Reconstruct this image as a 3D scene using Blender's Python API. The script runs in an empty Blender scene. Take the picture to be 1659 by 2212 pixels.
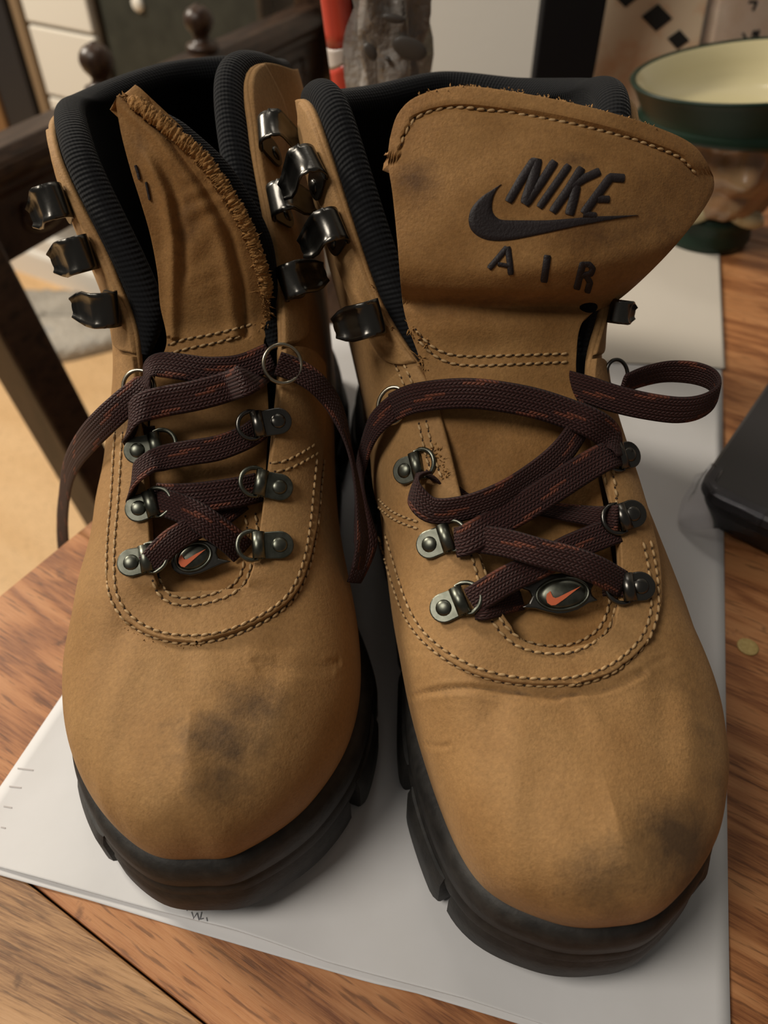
import bpy, math, random
import numpy as np
from mathutils import Vector, Matrix
from mathutils.bvhtree import BVHTree

SC = bpy.context.scene
COL = SC.collection
rnd = random.Random(7)

# ------------------------------------------------------------------ camera
CAM_H, F_PX, IW, IH = 0.225, 1662.0, 1659, 2212
cam_d = bpy.data.cameras.new('camera')
cam_d.sensor_fit = 'VERTICAL'
cam_d.sensor_height = 24.0
cam_d.sensor_width = 18.0
cam_d.lens = F_PX / IH * 24.0
cam_d.clip_start = 0.01
cam_d.dof.use_dof = True
cam_d.dof.focus_distance = 0.20
cam_d.dof.aperture_fstop = 9.0
cam = bpy.data.objects.new('camera', cam_d)
COL.objects.link(cam)
cam.location = (0, 0, CAM_H)
cam.rotation_euler = (math.radians(45), 0, 0)
SC.camera = cam

# ------------------------------------------------------------------ world, lamps, exposure
SC.view_settings.view_transform = 'Standard'
SC.view_settings.look = 'None'
SC.view_settings.gamma = 1.0
SC.view_settings.use_curve_mapping = False
SC.view_settings.exposure = 0.0
W = bpy.data.worlds.new('room_light')
SC.world = W
W.use_nodes = True
W.node_tree.nodes['Background'].inputs[0].default_value = (1.0, 0.93, 0.84, 1)
W.node_tree.nodes['Background'].inputs[1].default_value = 0.085


def area(name, loc, target, size, power, color):
    l = bpy.data.lights.new(name, 'AREA')
    l.shape = 'DISK'
    l.size = size
    l.energy = power
    l.color = color
    o = bpy.data.objects.new(name, l)
    COL.objects.link(o)
    o.location = loc
    o.rotation_euler = (Vector(target) - Vector(loc)).to_track_quat('-Z', 'Y').to_euler()
    return o


area('ceiling_lamp', (-0.80, -0.15, 1.25), (0, 0.2, 0), 0.60, 12.5, (1.0, 0.92, 0.815))
area('back_fill_light', (-1.55, 1.15, 1.15), (-0.55, 1.15, -0.7), 0.45, 42.0, (1.0, 0.90, 0.76))  # added fill light, brightens the floor, baseboard and white unit
area('second_lamp', (0.05, 1.25, 1.70), (0, 0.3, 0), 0.7, 5.5, (1.0, 0.93, 0.84))

# ------------------------------------------------------------------ helpers


def ray(px, py):
    u = (px - IW / 2) / F_PX
    v = (IH / 2 - py) / F_PX
    c = math.sqrt(0.5)
    return Vector((u, c * (1 + v), c * (v - 1)))


CAMP = Vector((0, 0, CAM_H))


def on_z(px, py, z=0.0):
    r = ray(px, py)
    return CAMP + r * ((z - CAM_H) / r.z)


def on_y(px, py, y):
    r = ray(px, py)
    return CAMP + r * (y / r.y)


def project(p):
    c = math.sqrt(0.5)
    x, y, z = p[0], p[1], p[2] - CAM_H
    f = (y - z) * c
    return IW / 2 + F_PX * x / f, IH / 2 - F_PX * (y + z) * c / f


def nodes_of(m):
    m.use_nodes = True
    nt = m.node_tree
    return nt, nt.nodes, nt.links, nt.nodes['Principled BSDF']


def simple(name, color, rough=0.6, metal=0.0, spec=0.5, bump=None, vary=None, coat=0.0, trans=0.0):
    """bump = (scale, strength, distance); vary = (scale, colour2)"""
    m = bpy.data.materials.new(name)
    nt, N, L, b = nodes_of(m)
    b.inputs['Base Color'].default_value = (*color, 1)
    b.inputs['Roughness'].default_value = rough
    b.inputs['Metallic'].default_value = metal
    b.inputs['Specular IOR Level'].default_value = spec
    b.inputs['Coat Weight'].default_value = coat
    b.inputs['Transmission Weight'].default_value = trans
    tc = N.new('ShaderNodeTexCoord')
    if vary:
        n = N.new('ShaderNodeTexNoise')
        n.inputs['Scale'].default_value = vary[0]
        n.inputs['Detail'].default_value = 5
        L.new(tc.outputs['Object'], n.inputs['Vector'])
        r = N.new('ShaderNodeValToRGB')
        r.color_ramp.elements[0].position = 0.35
        r.color_ramp.elements[1].position = 0.68
        r.color_ramp.elements[0].color = (*color, 1)
        r.color_ramp.elements[1].color = (*vary[1], 1)
        L.new(n.outputs['Fac'], r.inputs['Fac'])
        L.new(r.outputs['Color'], b.inputs['Base Color'])
    if bump:
        n = N.new('ShaderNodeTexNoise')
        n.inputs['Scale'].default_value = bump[0]
        n.inputs['Detail'].default_value = 4
        L.new(tc.outputs['Object'], n.inputs['Vector'])
        bp = N.new('ShaderNodeBump')
        bp.inputs['Strength'].default_value = bump[1]
        bp.inputs['Distance'].default_value = bump[2]
        L.new(n.outputs['Fac'], bp.inputs['Height'])
        L.new(bp.outputs['Normal'], b.inputs['Normal'])
    return m


def mesh_obj(name, verts, faces, mat, parent=None, smooth=True, uvs=None, attrs=None, kind=None, label=None):
    me = bpy.data.meshes.new(name)
    me.from_pydata([tuple(v) for v in verts], [], [tuple(f) for f in faces])
    if uvs is not None:
        uvl = me.uv_layers.new(name='UVMap')
        arr = np.array(uvs, dtype=np.float32)
        idx = np.empty(len(me.loops), dtype=np.int32)
        me.loops.foreach_get('vertex_index', idx)
        uvl.data.foreach_set('uv', arr[idx].ravel())
    if attrs:
        for k, a in attrs.items():
            at = me.attributes.new(k, 'FLOAT', 'POINT')
            at.data.foreach_set('value', np.array(a, dtype=np.float32))
    if smooth:
        me.polygons.foreach_set('use_smooth', [True] * len(me.polygons))
    me.materials.append(mat)
    me.update()
    o = bpy.data.objects.new(name, me)
    COL.objects.link(o)
    if parent is not None:
        o.parent = parent
        if parent.get('is_root'):
            o.matrix_parent_inverse = Matrix.Translation(-Vector(parent.location))
    if kind:
        o['kind'] = kind
    if label:
        o['label'] = label
    return o


def root(name, loc, label, cat, group=None):
    o = bpy.data.objects.new(name, None)
    o.empty_display_size = 0.02
    COL.objects.link(o)
    o.location = loc
    o['label'] = label
    o['category'] = cat
    o['is_root'] = 1
    if group:
        o['group'] = group
    return o


def tag(o, label, cat, group=None):
    o['label'] = label
    o['category'] = cat
    if group:
        o['group'] = group
    return o


class MB:
    """collects geometry for one mesh"""

    def __init__(s):
        s.v, s.f, s.uv = [], [], []

    def add(s, v, f, uv=None):
        n = len(s.v)
        s.v += [tuple(p) for p in v]
        s.f += [tuple(i + n for i in q) for q in f]
        s.uv += list(uv) if uv is not None else [(0, 0)] * len(v)

    def grid(s, rows, closed_u=False, closed_v=False, flip=False, uv=None):
        """rows: list of lists of points"""
        nr, nc = len(rows), len(rows[0])
        v = [p for r in rows for p in r]
        f = []
        for i in range(nr if closed_v else nr - 1):
            for j in range(nc if closed_u else nc - 1):
                a, b = i * nc + j, i * nc + (j + 1) % nc
                c, d = ((i + 1) % nr) * nc + (j + 1) % nc, ((i + 1) % nr) * nc + j
                f.append((d, c, b, a) if flip else (a, b, c, d))
        s.add(v, f, uv)

    def tube(s, pts, rad, seg=10, closed=False, caps=True):
        pts = [Vector(p) for p in pts]
        n = len(pts)
        rads = rad if isinstance(rad, (list, tuple)) else [rad] * n
        rows = []
        up = None
        for i, p in enumerate(pts):
            a = pts[(i - 1) % n] if (closed or i > 0) else p
            b = pts[(i + 1) % n] if (closed or i < n - 1) else p
            t = (b - a).normalized()
            if up is None:
                up = t.orthogonal().normalized()
            up = (up - t * up.dot(t)).normalized()
            w = t.cross(up)
            rows.append([p + (up * math.cos(k * 2 * math.pi / seg) + w * math.sin(k * 2 * math.pi / seg)) * rads[i] for k in range(seg)])
        n0 = len(s.v)
        s.grid(rows, closed_u=True, closed_v=closed)
        if caps and not closed:
            s.f.append(tuple(n0 + k for k in reversed(range(seg))))
            s.f.append(tuple(n0 + (n - 1) * seg + k for k in range(seg)))

    def ellipsoid(s, c, ax, ay, az, seg=8, rings=5):
        c, ax, ay, az = Vector(c), Vector(ax), Vector(ay), Vector(az)
        n0 = len(s.v)
        v = [c - az]
        for i in range(1, rings):
            th = -math.pi / 2 + math.pi * i / rings
            for k in range(seg):
                ph = 2 * math.pi * k / seg
                v.append(c + ax * (math.cos(th) * math.cos(ph)) + ay * (math.cos(th) * math.sin(ph)) + az * math.sin(th))
        v.append(c + az)
        f = []
        for k in range(seg):
            f.append((0, 1 + (k + 1) % seg, 1 + k))
            for i in range(rings - 2):
                a = 1 + i * seg
                f.append((a + k, a + (k + 1) % seg, a + seg + (k + 1) % seg, a + seg + k))
            a = 1 + (rings - 2) * seg
            f.append((a + k, a + (k + 1) % seg, len(v) - 1))
        s.add(v, f)

    def prism(s, poly, off, flip=False):
        """poly: list of 3D points, extruded by the vector off"""
        n = len(poly)
        off = Vector(off)
        v = [Vector(p) for p in poly] + [Vector(p) + off for p in poly]
        f = [tuple(range(n))[::-1], tuple(range(n, 2 * n))]
        f += [(i, (i + 1) % n, n + (i + 1) % n, n + i) for i in range(n)]
        s.add(v, f)

    def box(s, c, ex, ey, ez):
        c, ex, ey, ez = Vector(c), Vector(ex), Vector(ey), Vector(ez)
        s.prism([c - ex - ey - ez, c + ex - ey - ez, c + ex + ey - ez, c - ex + ey - ez], ez * 2)

    def build(s, name, mat, parent=None, smooth=True, **k):
        return mesh_obj(name, s.v, s.f, mat, parent, smooth, uvs=s.uv, **k)


def add_bevel(o, w, seg=2):
    m = o.modifiers.new('bevel', 'BEVEL')
    m.width = w
    m.segments = seg
    m.limit_method = 'ANGLE'
    m.angle_limit = math.radians(35)
    return o


def catmull(P, t):
    """open Catmull-Rom through list P (array n x d); t array in [0, n-1]"""
    P = np.asarray(P, float)
    n = len(P)
    t = np.atleast_1d(np.asarray(t, float))
    i = np.clip(np.floor(t).astype(int), 0, n - 2)
    u = (t - i)[:, None]
    p0 = P[np.clip(i - 1, 0, n - 1)]
    p1, p2 = P[i], P[i + 1]
    p3 = P[np.clip(i + 2, 0, n - 1)]
    return 0.5 * (2 * p1 + (p2 - p0) * u + (2 * p0 - 5 * p1 + 4 * p2 - p3) * u ** 2 + (3 * p1 - p0 - 3 * p2 + p3) * u ** 3)


def catmull_loop(P, t):
    P = np.asarray(P, float)
    n = len(P)
    t = np.atleast_1d(np.asarray(t, float)) % n
    i = np.floor(t).astype(int)
    u = (t - i)[:, None]
    p0, p1, p2, p3 = P[(i - 1) % n], P[i % n], P[(i + 1) % n], P[(i + 2) % n]
    return 0.5 * (2 * p1 + (p2 - p0) * u + (2 * p0 - 5 * p1 + 4 * p2 - p3) * u ** 2 + (3 * p1 - p0 - 3 * p2 + p3) * u ** 3)


def resample(P, step):
    """resample a smooth curve through P at equal arc length"""
    P = np.asarray(P, float)
    d = catmull(P, np.linspace(0, len(P) - 1, (len(P) - 1) * 14 + 1))
    L = np.concatenate([[0], np.cumsum(np.linalg.norm(np.diff(d, axis=0), axis=1))])
    n = max(2, int(round(L[-1] / step)) + 1)
    q = np.linspace(0, L[-1], n)
    return np.stack([np.interp(q, L, d[:, k]) for k in range(d.shape[1])], axis=1)


# ------------------------------------------------------------------ materials


def leather(name, c1, c2, stain_and_shade=(0.045, 0.028, 0.018), grain=1.0):
    m = bpy.data.materials.new(name)
    nt, N, L, b = nodes_of(m)
    tc = N.new('ShaderNodeTexCoord')

    def noise(scale, detail, rough=0.55):
        n = N.new('ShaderNodeTexNoise')
        n.inputs['Scale'].default_value = scale
        n.inputs['Detail'].default_value = detail
        n.inputs['Roughness'].default_value = rough
        L.new(tc.outputs['Object'], n.inputs['Vector'])
        return n
    blot = noise(38, 6, 0.6)
    r = N.new('ShaderNodeValToRGB')
    r.color_ramp.elements[0].position = 0.3
    r.color_ramp.elements[1].position = 0.72
    r.color_ramp.elements[0].color = (*c1, 1)
    r.color_ramp.elements[1].color = (*c2, 1)
    L.new(blot.outputs['Fac'], r.inputs['Fac'])
    fine = noise(950, 4, 0.7)
    mr = N.new('ShaderNodeMapRange')
    mr.inputs['From Min'].default_value = 0.25
    mr.inputs['From Max'].default_value = 0.75
    mr.inputs['To Min'].default_value = 0.80
    mr.inputs['To Max'].default_value = 1.18
    L.new(fine.outputs['Fac'], mr.inputs['Value'])
    mul = N.new('ShaderNodeMix')
    mul.data_type = 'RGBA'
    mul.blend_type = 'MULTIPLY'
    mul.inputs[0].default_value = 1.0
    L.new(r.outputs['Color'], mul.inputs[6])
    L.new(mr.outputs['Result'], mul.inputs[7])
    # scuffs and stains where the leather is worn, plus shade painted into the creases
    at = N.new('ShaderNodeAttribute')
    at.attribute_name = 'stain_and_shade'
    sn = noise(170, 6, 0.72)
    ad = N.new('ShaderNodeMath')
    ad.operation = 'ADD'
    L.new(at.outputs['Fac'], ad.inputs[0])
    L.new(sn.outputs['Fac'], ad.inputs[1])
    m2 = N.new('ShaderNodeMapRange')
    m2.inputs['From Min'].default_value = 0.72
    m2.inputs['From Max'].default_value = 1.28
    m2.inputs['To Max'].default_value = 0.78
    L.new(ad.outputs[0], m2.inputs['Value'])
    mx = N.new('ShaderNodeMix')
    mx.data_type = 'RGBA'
    mx.inputs[7].default_value = (*stain_and_shade, 1)
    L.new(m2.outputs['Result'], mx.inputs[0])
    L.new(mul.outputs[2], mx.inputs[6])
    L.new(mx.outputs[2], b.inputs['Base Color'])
    b.inputs['Roughness'].default_value = 0.72
    b.inputs['Specular IOR Level'].default_value = 0.28
    b.inputs['Sheen Weight'].default_value = 0.12
    b.inputs['Sheen Roughness'].default_value = 0.5
    b.inputs['Sheen Tint'].default_value = (1.0, 0.75, 0.5, 1)
    h = noise(1500, 3, 0.6)
    h2 = noise(260, 4, 0.6)
    a2 = N.new('ShaderNodeMath')
    a2.operation = 'MULTIPLY_ADD'
    a2.inputs[1].default_value = 1.6
    L.new(h2.outputs['Fac'], a2.inputs[0])
    L.new(h.outputs['Fac'], a2.inputs[2])
    bp = N.new('ShaderNodeBump')
    bp.inputs['Strength'].default_value = 0.35 * grain
    bp.inputs['Distance'].default_value = 0.0004
    L.new(a2.outputs[0], bp.inputs['Height'])
    L.new(bp.outputs['Normal'], b.inputs['Normal'])
    return m


M_LEATHER = leather('nubuck_leather', (0.285, 0.150, 0.052), (0.355, 0.202, 0.078))
M_TONGUE = leather('tongue_leather', (0.215, 0.100, 0.026), (0.37, 0.20, 0.070), stain_and_shade=(0.05, 0.022, 0.012))
M_SUEDE = leather('raw_suede_edge', (0.30, 0.145, 0.040), (0.42, 0.22, 0.07), grain=2.0)
M_THREAD = simple('tan_thread', (0.47, 0.31, 0.15), 0.65, bump=(2500, 0.4, 0.0002), vary=(300, (0.36, 0.22, 0.09)))
M_HOLE = simple('needle_hole', (0.035, 0.018, 0.008), 0.9)
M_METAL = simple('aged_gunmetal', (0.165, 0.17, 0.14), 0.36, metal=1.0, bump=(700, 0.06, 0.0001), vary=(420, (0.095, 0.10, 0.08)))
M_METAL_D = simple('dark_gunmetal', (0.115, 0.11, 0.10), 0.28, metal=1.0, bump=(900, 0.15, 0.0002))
M_BRASS = simple('aged_brass_wire', (0.42, 0.38, 0.29), 0.3, metal=1.0, bump=(900, 0.1, 0.0002))
M_RUBBER = simple('black_rubber', (0.014, 0.0135, 0.0125), 0.62, spec=0.4, bump=(700, 0.35, 0.0004), vary=(260, (0.030, 0.028, 0.025)))
M_ORANGE = simple('orange_enamel', (0.62, 0.135, 0.05), 0.45)
M_EMB = simple('dark_embroidery_thread', (0.013, 0.008, 0.009), 0.6, bump=(1600, 0.6, 0.0003))


def knit():
    m = bpy.data.materials.new('black_rib_knit')
    nt, N, L, b = nodes_of(m)
    b.inputs['Base Color'].default_value = (0.0045, 0.005, 0.0062, 1)
    b.inputs['Roughness'].default_value = 0.9
    b.inputs['Specular IOR Level'].default_value = 0.2
    b.inputs['Sheen Weight'].default_value = 0.05
    b.inputs['Sheen Roughness'].default_value = 0.4
    uv = N.new('ShaderNodeUVMap')
    w = N.new('ShaderNodeTexWave')
    w.wave_type = 'BANDS'
    w.bands_direction = 'X'
    w.inputs['Scale'].default_value = 230.0
    w.inputs['Distortion'].default_value = 0.6
    w.inputs['Detail'].default_value = 1
    w.inputs['Detail Scale'].default_value = 3
    L.new(uv.outputs['UV'], w.inputs['Vector'])
    w2 = N.new('ShaderNodeTexWave')
    w2.bands_direction = 'Y'
    w2.inputs['Scale'].default_value = 300.0
    w2.inputs['Distortion'].default_value = 1.0
    L.new(uv.outputs['UV'], w2.inputs['Vector'])
    ad = N.new('ShaderNodeMath')
    ad.operation = 'MULTIPLY_ADD'
    ad.inputs[1].default_value = 0.35
    L.new(w2.outputs['Fac'], ad.inputs[0])
    L.new(w.outputs['Fac'], ad.inputs[2])
    bp = N.new('ShaderNodeBump')
    bp.inputs['Strength'].default_value = 0.55
    bp.inputs['Distance'].default_value = 0.0004
    L.new(ad.outputs[0], bp.inputs['Height'])
    L.new(bp.outputs['Normal'], b.inputs['Normal'])
    return m


M_KNIT = knit()


def braid():
    """flat braided lace: herringbone relief with rust flecks; u = metres along, v = 0..1 across"""
    m = bpy.data.materials.new('braided_lace')
    nt, N, L, b = nodes_of(m)
    uv = N.new('ShaderNodeUVMap')
    sp = N.new('ShaderNodeSeparateXYZ')
    L.new(uv.outputs['UV'], sp.inputs[0])

    def math_(op, a, bb=None, c=None):
        n = N.new('ShaderNodeMath')
        n.operation = op
        for i, x in enumerate((a, bb, c)):
            if x is None:
                continue
            if isinstance(x, (int, float)):
                n.inputs[i].default_value = x
            else:
                L.new(x, n.inputs[i])
        return n.outputs[0]
    u, v = sp.outputs[0], sp.outputs[1]
    col = math_('MULTIPLY', v, 9.0)
    fl = math_('FLOOR', col)
    fr = math_('FRACT', col)
    par = math_('MODULO', fl, 2.0)
    sgn = math_('SUBTRACT', math_('MULTIPLY', par, 2.0), 1.0)
    ph = math_('ADD', math_('MULTIPLY', u, 900.0), math_('MULTIPLY', math_('MULTIPLY', fr, sgn), 0.55))
    pf = math_('FRACT', ph)
    hump = math_('MULTIPLY', math_('SINE', math_('MULTIPLY', fr, 3.1416)), math_('SINE', math_('MULTIPLY', pf, 3.1416)))
    cell = math_('ADD', math_('FLOOR', ph), math_('MULTIPLY', fl, 0.0))
    # flecks: runs of rust yarn in a few columns
    run = math_('SINE', math_('ADD', math_('MULTIPLY', u, 170.0), math_('MULTIPLY', fl, 0.55)))
    fleck = math_('MULTIPLY', math_('GREATER_THAN', run, 0.90), math_('GREATER_THAN', math_('SINE', math_('MULTIPLY', fl, 1.9)), -0.35))
    mx = N.new('ShaderNodeMix')
    mx.data_type = 'RGBA'
    mx.inputs[6].default_value = (0.042, 0.0115, 0.0095, 1)
    mx.inputs[7].default_value = (0.15, 0.042, 0.022, 1)
    L.new(fleck, mx.inputs[0])
    m2 = N.new('ShaderNodeMix')
    m2.data_type = 'RGBA'
    m2.blend_type = 'MULTIPLY'
    m2.inputs[0].default_value = 1.0
    mr = N.new('ShaderNodeMapRange')
    mr.inputs['From Max'].default_value = 0.5
    mr.inputs['To Min'].default_value = 0.45
    L.new(hump, mr.inputs['Value'])
    L.new(mx.outputs[2], m2.inputs[6])
    L.new(mr.outputs['Result'], m2.inputs[7])
    L.new(m2.outputs[2], b.inputs['Base Color'])
    b.inputs['Roughness'].default_value = 0.68
    b.inputs['Specular IOR Level'].default_value = 0.3
    b.inputs['Sheen Weight'].default_value = 0.03
    bp = N.new('ShaderNodeBump')
    bp.inputs['Strength'].default_value = 0.9
    bp.inputs['Distance'].default_value = 0.0005
    L.new(hump, bp.inputs['Height'])
    L.new(bp.outputs['Normal'], b.inputs['Normal'])
    return m


M_LACE = braid()


def wood(name, c_dark, c_mid, c_light, ang, stretch=14.0, scale=9.0, rough=0.45, ring=3.5, coat=0.0, bump=0.12, fibre=1500.0):
    """plank wood, grain along the direction ang (radians) in the xy plane"""
    m = bpy.data.materials.new(name)
    nt, N, L, b = nodes_of(m)
    tc = N.new('ShaderNodeTexCoord')
    oi = N.new('ShaderNodeObjectInfo')
    rot = N.new('ShaderNodeVectorRotate')
    rot.rotation_type = 'Z_AXIS'
    rot.inputs['Angle'].default_value = -ang
    L.new(tc.outputs['Object'], rot.inputs['Vector'])
    mp = N.new('ShaderNodeMapping')
    mp.inputs['Scale'].default_value = (1.0, stretch * 0.5, 1.0)
    L.new(rot.outputs['Vector'], mp.inputs['Vector'])
    off = N.new('ShaderNodeVectorMath')
    off.operation = 'MULTIPLY_ADD'
    off.inputs[1].default_value = (37.0, 53.0, 11.0)
    L.new(oi.outputs['Random'], off.inputs[0])
    L.new(mp.outputs['Vector'], off.inputs[2])
    big = N.new('ShaderNodeTexNoise')
    big.inputs['Scale'].default_value = scale
    big.inputs['Detail'].default_value = 3
    big.inputs['Distortion'].default_value = 0.4
    L.new(off.outputs['Vector'], big.inputs['Vector'])
    k = N.new('ShaderNodeMath')
    k.operation = 'MULTIPLY'
    k.inputs[1].default_value = ring * 6.283
    L.new(big.outputs['Fac'], k.inputs[0])
    sn = N.new('ShaderNodeMath')
    sn.operation = 'SINE'
    L.new(k.outputs[0], sn.inputs[0])
    mp2 = N.new('ShaderNodeMapping')
    mp2.inputs['Scale'].default_value = (fibre * 0.05, fibre, fibre * 0.05)
    L.new(rot.outputs['Vector'], mp2.inputs['Vector'])
    fib = N.new('ShaderNodeTexNoise')
    fib.inputs['Scale'].default_value = 1.0
    fib.inputs['Detail'].default_value = 7
    fib.inputs['Roughness'].default_value = 0.72
    L.new(mp2.outputs['Vector'], fib.inputs['Vector'])
    ad = N.new('ShaderNodeMath')
    ad.operation = 'MULTIPLY_ADD'
    ad.inputs[1].default_value = 0.22
    L.new(sn.outputs[0], ad.inputs[0])
    L.new(fib.outputs['Fac'], ad.inputs[2])
    r = N.new('ShaderNodeValToRGB')
    e = r.color_ramp.elements
    e[0].position, e[0].color = 0.18, (*c_dark, 1)
    e[1].position, e[1].color = 0.80, (*c_light, 1)
    x = e.new(0.45)
    x.color = (*c_mid, 1)
    L.new(ad.outputs[0], r.inputs['Fac'])
    # dark flecks and dents
    sp = N.new('ShaderNodeTexNoise')
    sp.inputs['Scale'].default_value = 95
    sp.inputs['Detail'].default_value = 4
    L.new(rot.outputs['Vector'], sp.inputs['Vector'])
    mp3 = N.new('ShaderNodeMapping')
    mp3.inputs['Scale'].default_value = (0.10, 1.0, 0.1)
    L.new(rot.outputs['Vector'], mp3.inputs['Vector'])
    po = N.new('ShaderNodeTexNoise')
    po.inputs['Scale'].default_value = fibre * 0.5
    po.inputs['Detail'].default_value = 3
    L.new(mp3.outputs['Vector'], po.inputs['Vector'])
    pr_ = N.new('ShaderNodeMapRange')
    pr_.inputs['From Min'].default_value = 0.56
    pr_.inputs['From Max'].default_value = 0.66
    pr_.inputs['To Max'].default_value = 0.55
    L.new(po.outputs['Fac'], pr_.inputs['Value'])
    st = N.new('ShaderNodeMapRange')
    st.inputs['From Min'].default_value = 0.66
    st.inputs['From Max'].default_value = 0.74
    st.inputs['To Max'].default_value = 0.75
    L.new(sp.outputs['Fac'], st.inputs['Value'])
    mx = N.new('ShaderNodeMix')
    mx.data_type = 'RGBA'
    mx.inputs[7].default_value = (c_dark[0] * 0.35, c_dark[1] * 0.35, c_dark[2] * 0.4, 1)
    mxx = N.new('ShaderNodeMath')
    mxx.operation = 'MAXIMUM'
    L.new(st.outputs['Result'], mxx.inputs[0])
    L.new(pr_.outputs['Result'], mxx.inputs[1])
    L.new(mxx.outputs[0], mx.inputs[0])
    L.new(r.outputs['Color'], mx.inputs[6])
    L.new(mx.outputs[2], b.inputs['Base Color'])
    b.inputs['Roughness'].default_value = rough
    b.inputs['Specular IOR Level'].default_value = 0.35
    b.inputs['Coat Weight'].default_value = coat
    b.inputs['Coat Roughness'].default_value = 0.25
    bp = N.new('ShaderNodeBump')
    bp.inputs['Strength'].default_value = bump * 2
    bp.inputs['Distance'].default_value = 0.0006
    L.new(ad.outputs[0], bp.inputs['Height'])
    L.new(bp.outputs['Normal'], b.inputs['Normal'])
    return m


GRAIN = math.radians(-31.5)
M_TABLE = wood('oiled_table_wood', (0.20, 0.070, 0.024), (0.41, 0.170, 0.062), (0.52, 0.245, 0.100), GRAIN)
M_TABLE2 = wood('oiled_table_wood_pale', (0.19, 0.090, 0.038), (0.44, 0.245, 0.110), (0.56, 0.33, 0.165), GRAIN + 0.18, ring=1.2)
M_PAPER = simple('white_paper', (0.72, 0.715, 0.72), 0.75, bump=(60, 0.12, 0.002), vary=(25, (0.66, 0.655, 0.65)))


# ------------------------------------------------------------------ table and paper
EDGE_D = Vector((0.522, 0.853, 0))       # along the visible table edge
PLANK_D = Vector((0.853, -0.522, 0))     # along the planks
EDGE_P = Vector((-0.1249, 0.2134, 0))
TABLE_T = 0.032


def tq(q, s):
    """q: distance along the table edge (0 at EDGE_P's foot of the joint), s: along the plank from the edge"""
    return EDGE_P + EDGE_D * q + PLANK_D * s


table = root('wooden_table', tq(0.2, 0.4) + Vector((0, 0, -0.75)), 'old oiled plank table of reddish wood under the pair of boots', 'table')
q0 = -0.1013
joints = [-0.40, q0, 0.155, 0.41, 0.70]
for i in range(4):
    a, b = joints[i] + 0.00025, joints[i + 1] - 0.00025
    mb = MB()
    mb.prism([tq(a, 0), tq(a, 1.05), tq(b, 1.05), tq(b, 0)][::-1], Vector((0, 0, -TABLE_T)))
    mb.v = [(x, y, z - 0.0013) for x, y, z in mb.v]
    o = mb.build('plank', M_TABLE2 if i == 0 else M_TABLE, table, smooth=False)
    add_bevel(o, 0.0006, 2)


def sheet(name, front, back, z, mat, label, nx=60, ny=50, curl=0.0012, seed=1):
    """a sheet of paper between a front edge polyline and a back edge (world xy), gently uneven, with thickness"""
    r_ = random.Random(seed)
    ph = [r_.uniform(0, 6) for _ in range(4)]

    def even(P, n):
        P = np.array([[p[0], p[1]] for p in P])
        L = np.concatenate([[0], np.cumsum(np.linalg.norm(np.diff(P, axis=0), axis=1))])
        q = np.linspace(0, L[-1], n)
        return np.stack([np.interp(q, L, P[:, k]) for k in range(2)], 1)
    f, b_ = even(front, nx), even(back, nx)
    rows = []
    for j in range(ny):
        v = (j / (ny - 1)) ** 1.6
        row = []
        for i in range(nx):
            p = f[i] * (1 - v) + b_[i] * v
            u = i / (nx - 1)
            edge = math.exp(-v / 0.05)
            h = curl * edge * (0.7 + 0.4 * math.sin(u * 9 + ph[0]) + 0.3 * math.sin(u * 23 + ph[1]))
            h += 0.5 * curl * math.exp(-u / 0.03) * (0.6 + 0.4 * math.sin(v * 14 + ph[2]))
            row.append((p[0], p[1], z + h))
        rows.append(row)
    mb = MB()
    mb.grid(rows)
    o = mb.build(name, mat)
    m = o.modifiers.new('thickness', 'SOLIDIFY')
    m.thickness = 0.00022
    m.offset = -1
    o['label'] = label
    o['category'] = 'paper'
    o['group'] = 'sheets of paper under the boots'
    return o


def g0(*p):
    return [on_z(x, y, 0.0) for x, y in p]


FRONT1 = g0((-100, 1846), (5, 1875), (150, 1916), (300, 1957), (415, 1988), (500, 2010), (590, 2040), (700, 2078), (800, 2105), (1000, 2158), (1172, 2212), (1400, 2272), (1578, 2322))
FRONT2 = g0((-112, 1856), (0, 1889), (200, 1945), (400, 2005), (600, 2064), (800, 2121), (900, 2144), (1172, 2226), (1400, 2292), (1570, 2340))
BACK1 = [Vector((-0.036, 0.372, 0)), Vector((0.172, 0.3285, 0))]
BACK2 = [Vector((-0.038, 0.366, 0)), Vector((0.1705, 0.322, 0))]
sheet('paper_sheet', FRONT2, BACK2, -0.00095, M_PAPER, 'white paper sheet whose edge peeps out below the top sheet at the front', curl=0.0003, seed=3)
top_sheet = sheet('paper_sheet', FRONT1, BACK1, -0.0003, M_PAPER, 'white paper sheet on top, directly under both tan boots', curl=0.0016, seed=5)
M_PAPER_B = simple('cream_paper', (0.58, 0.53, 0.455), 0.8, bump=(60, 0.1, 0.002))
fb = [on_z(1180, 775, 0), on_z(1566, 797, 0)]
bb = [on_z(1300, 480, 0), on_z(1552, 500, 0)]
sheet('paper_sheet', fb, bb, 0.0002, M_PAPER_B, 'cream coloured paper sheet behind the boots, running under the jug', curl=0.0006, seed=8)

# faint ink scribble and ruled margin ticks on the top sheet
M_INK = simple('faded_ink', (0.16, 0.16, 0.17), 0.8)
M_RULE = simple('faint_rule', (0.50, 0.47, 0.46), 0.8)
SHEET_BVH = BVHTree.FromPolygons([v.co.copy() for v in top_sheet.data.vertices], [tuple(p.vertices) for p in top_sheet.data.polygons])


def on_sheet(px, py):
    loc = SHEET_BVH.ray_cast(CAMP, ray(px, py).normalized())[0]
    return (loc if loc is not None else on_z(px, py, 0.0)) + Vector((0, 0, 0.00005))


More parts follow.
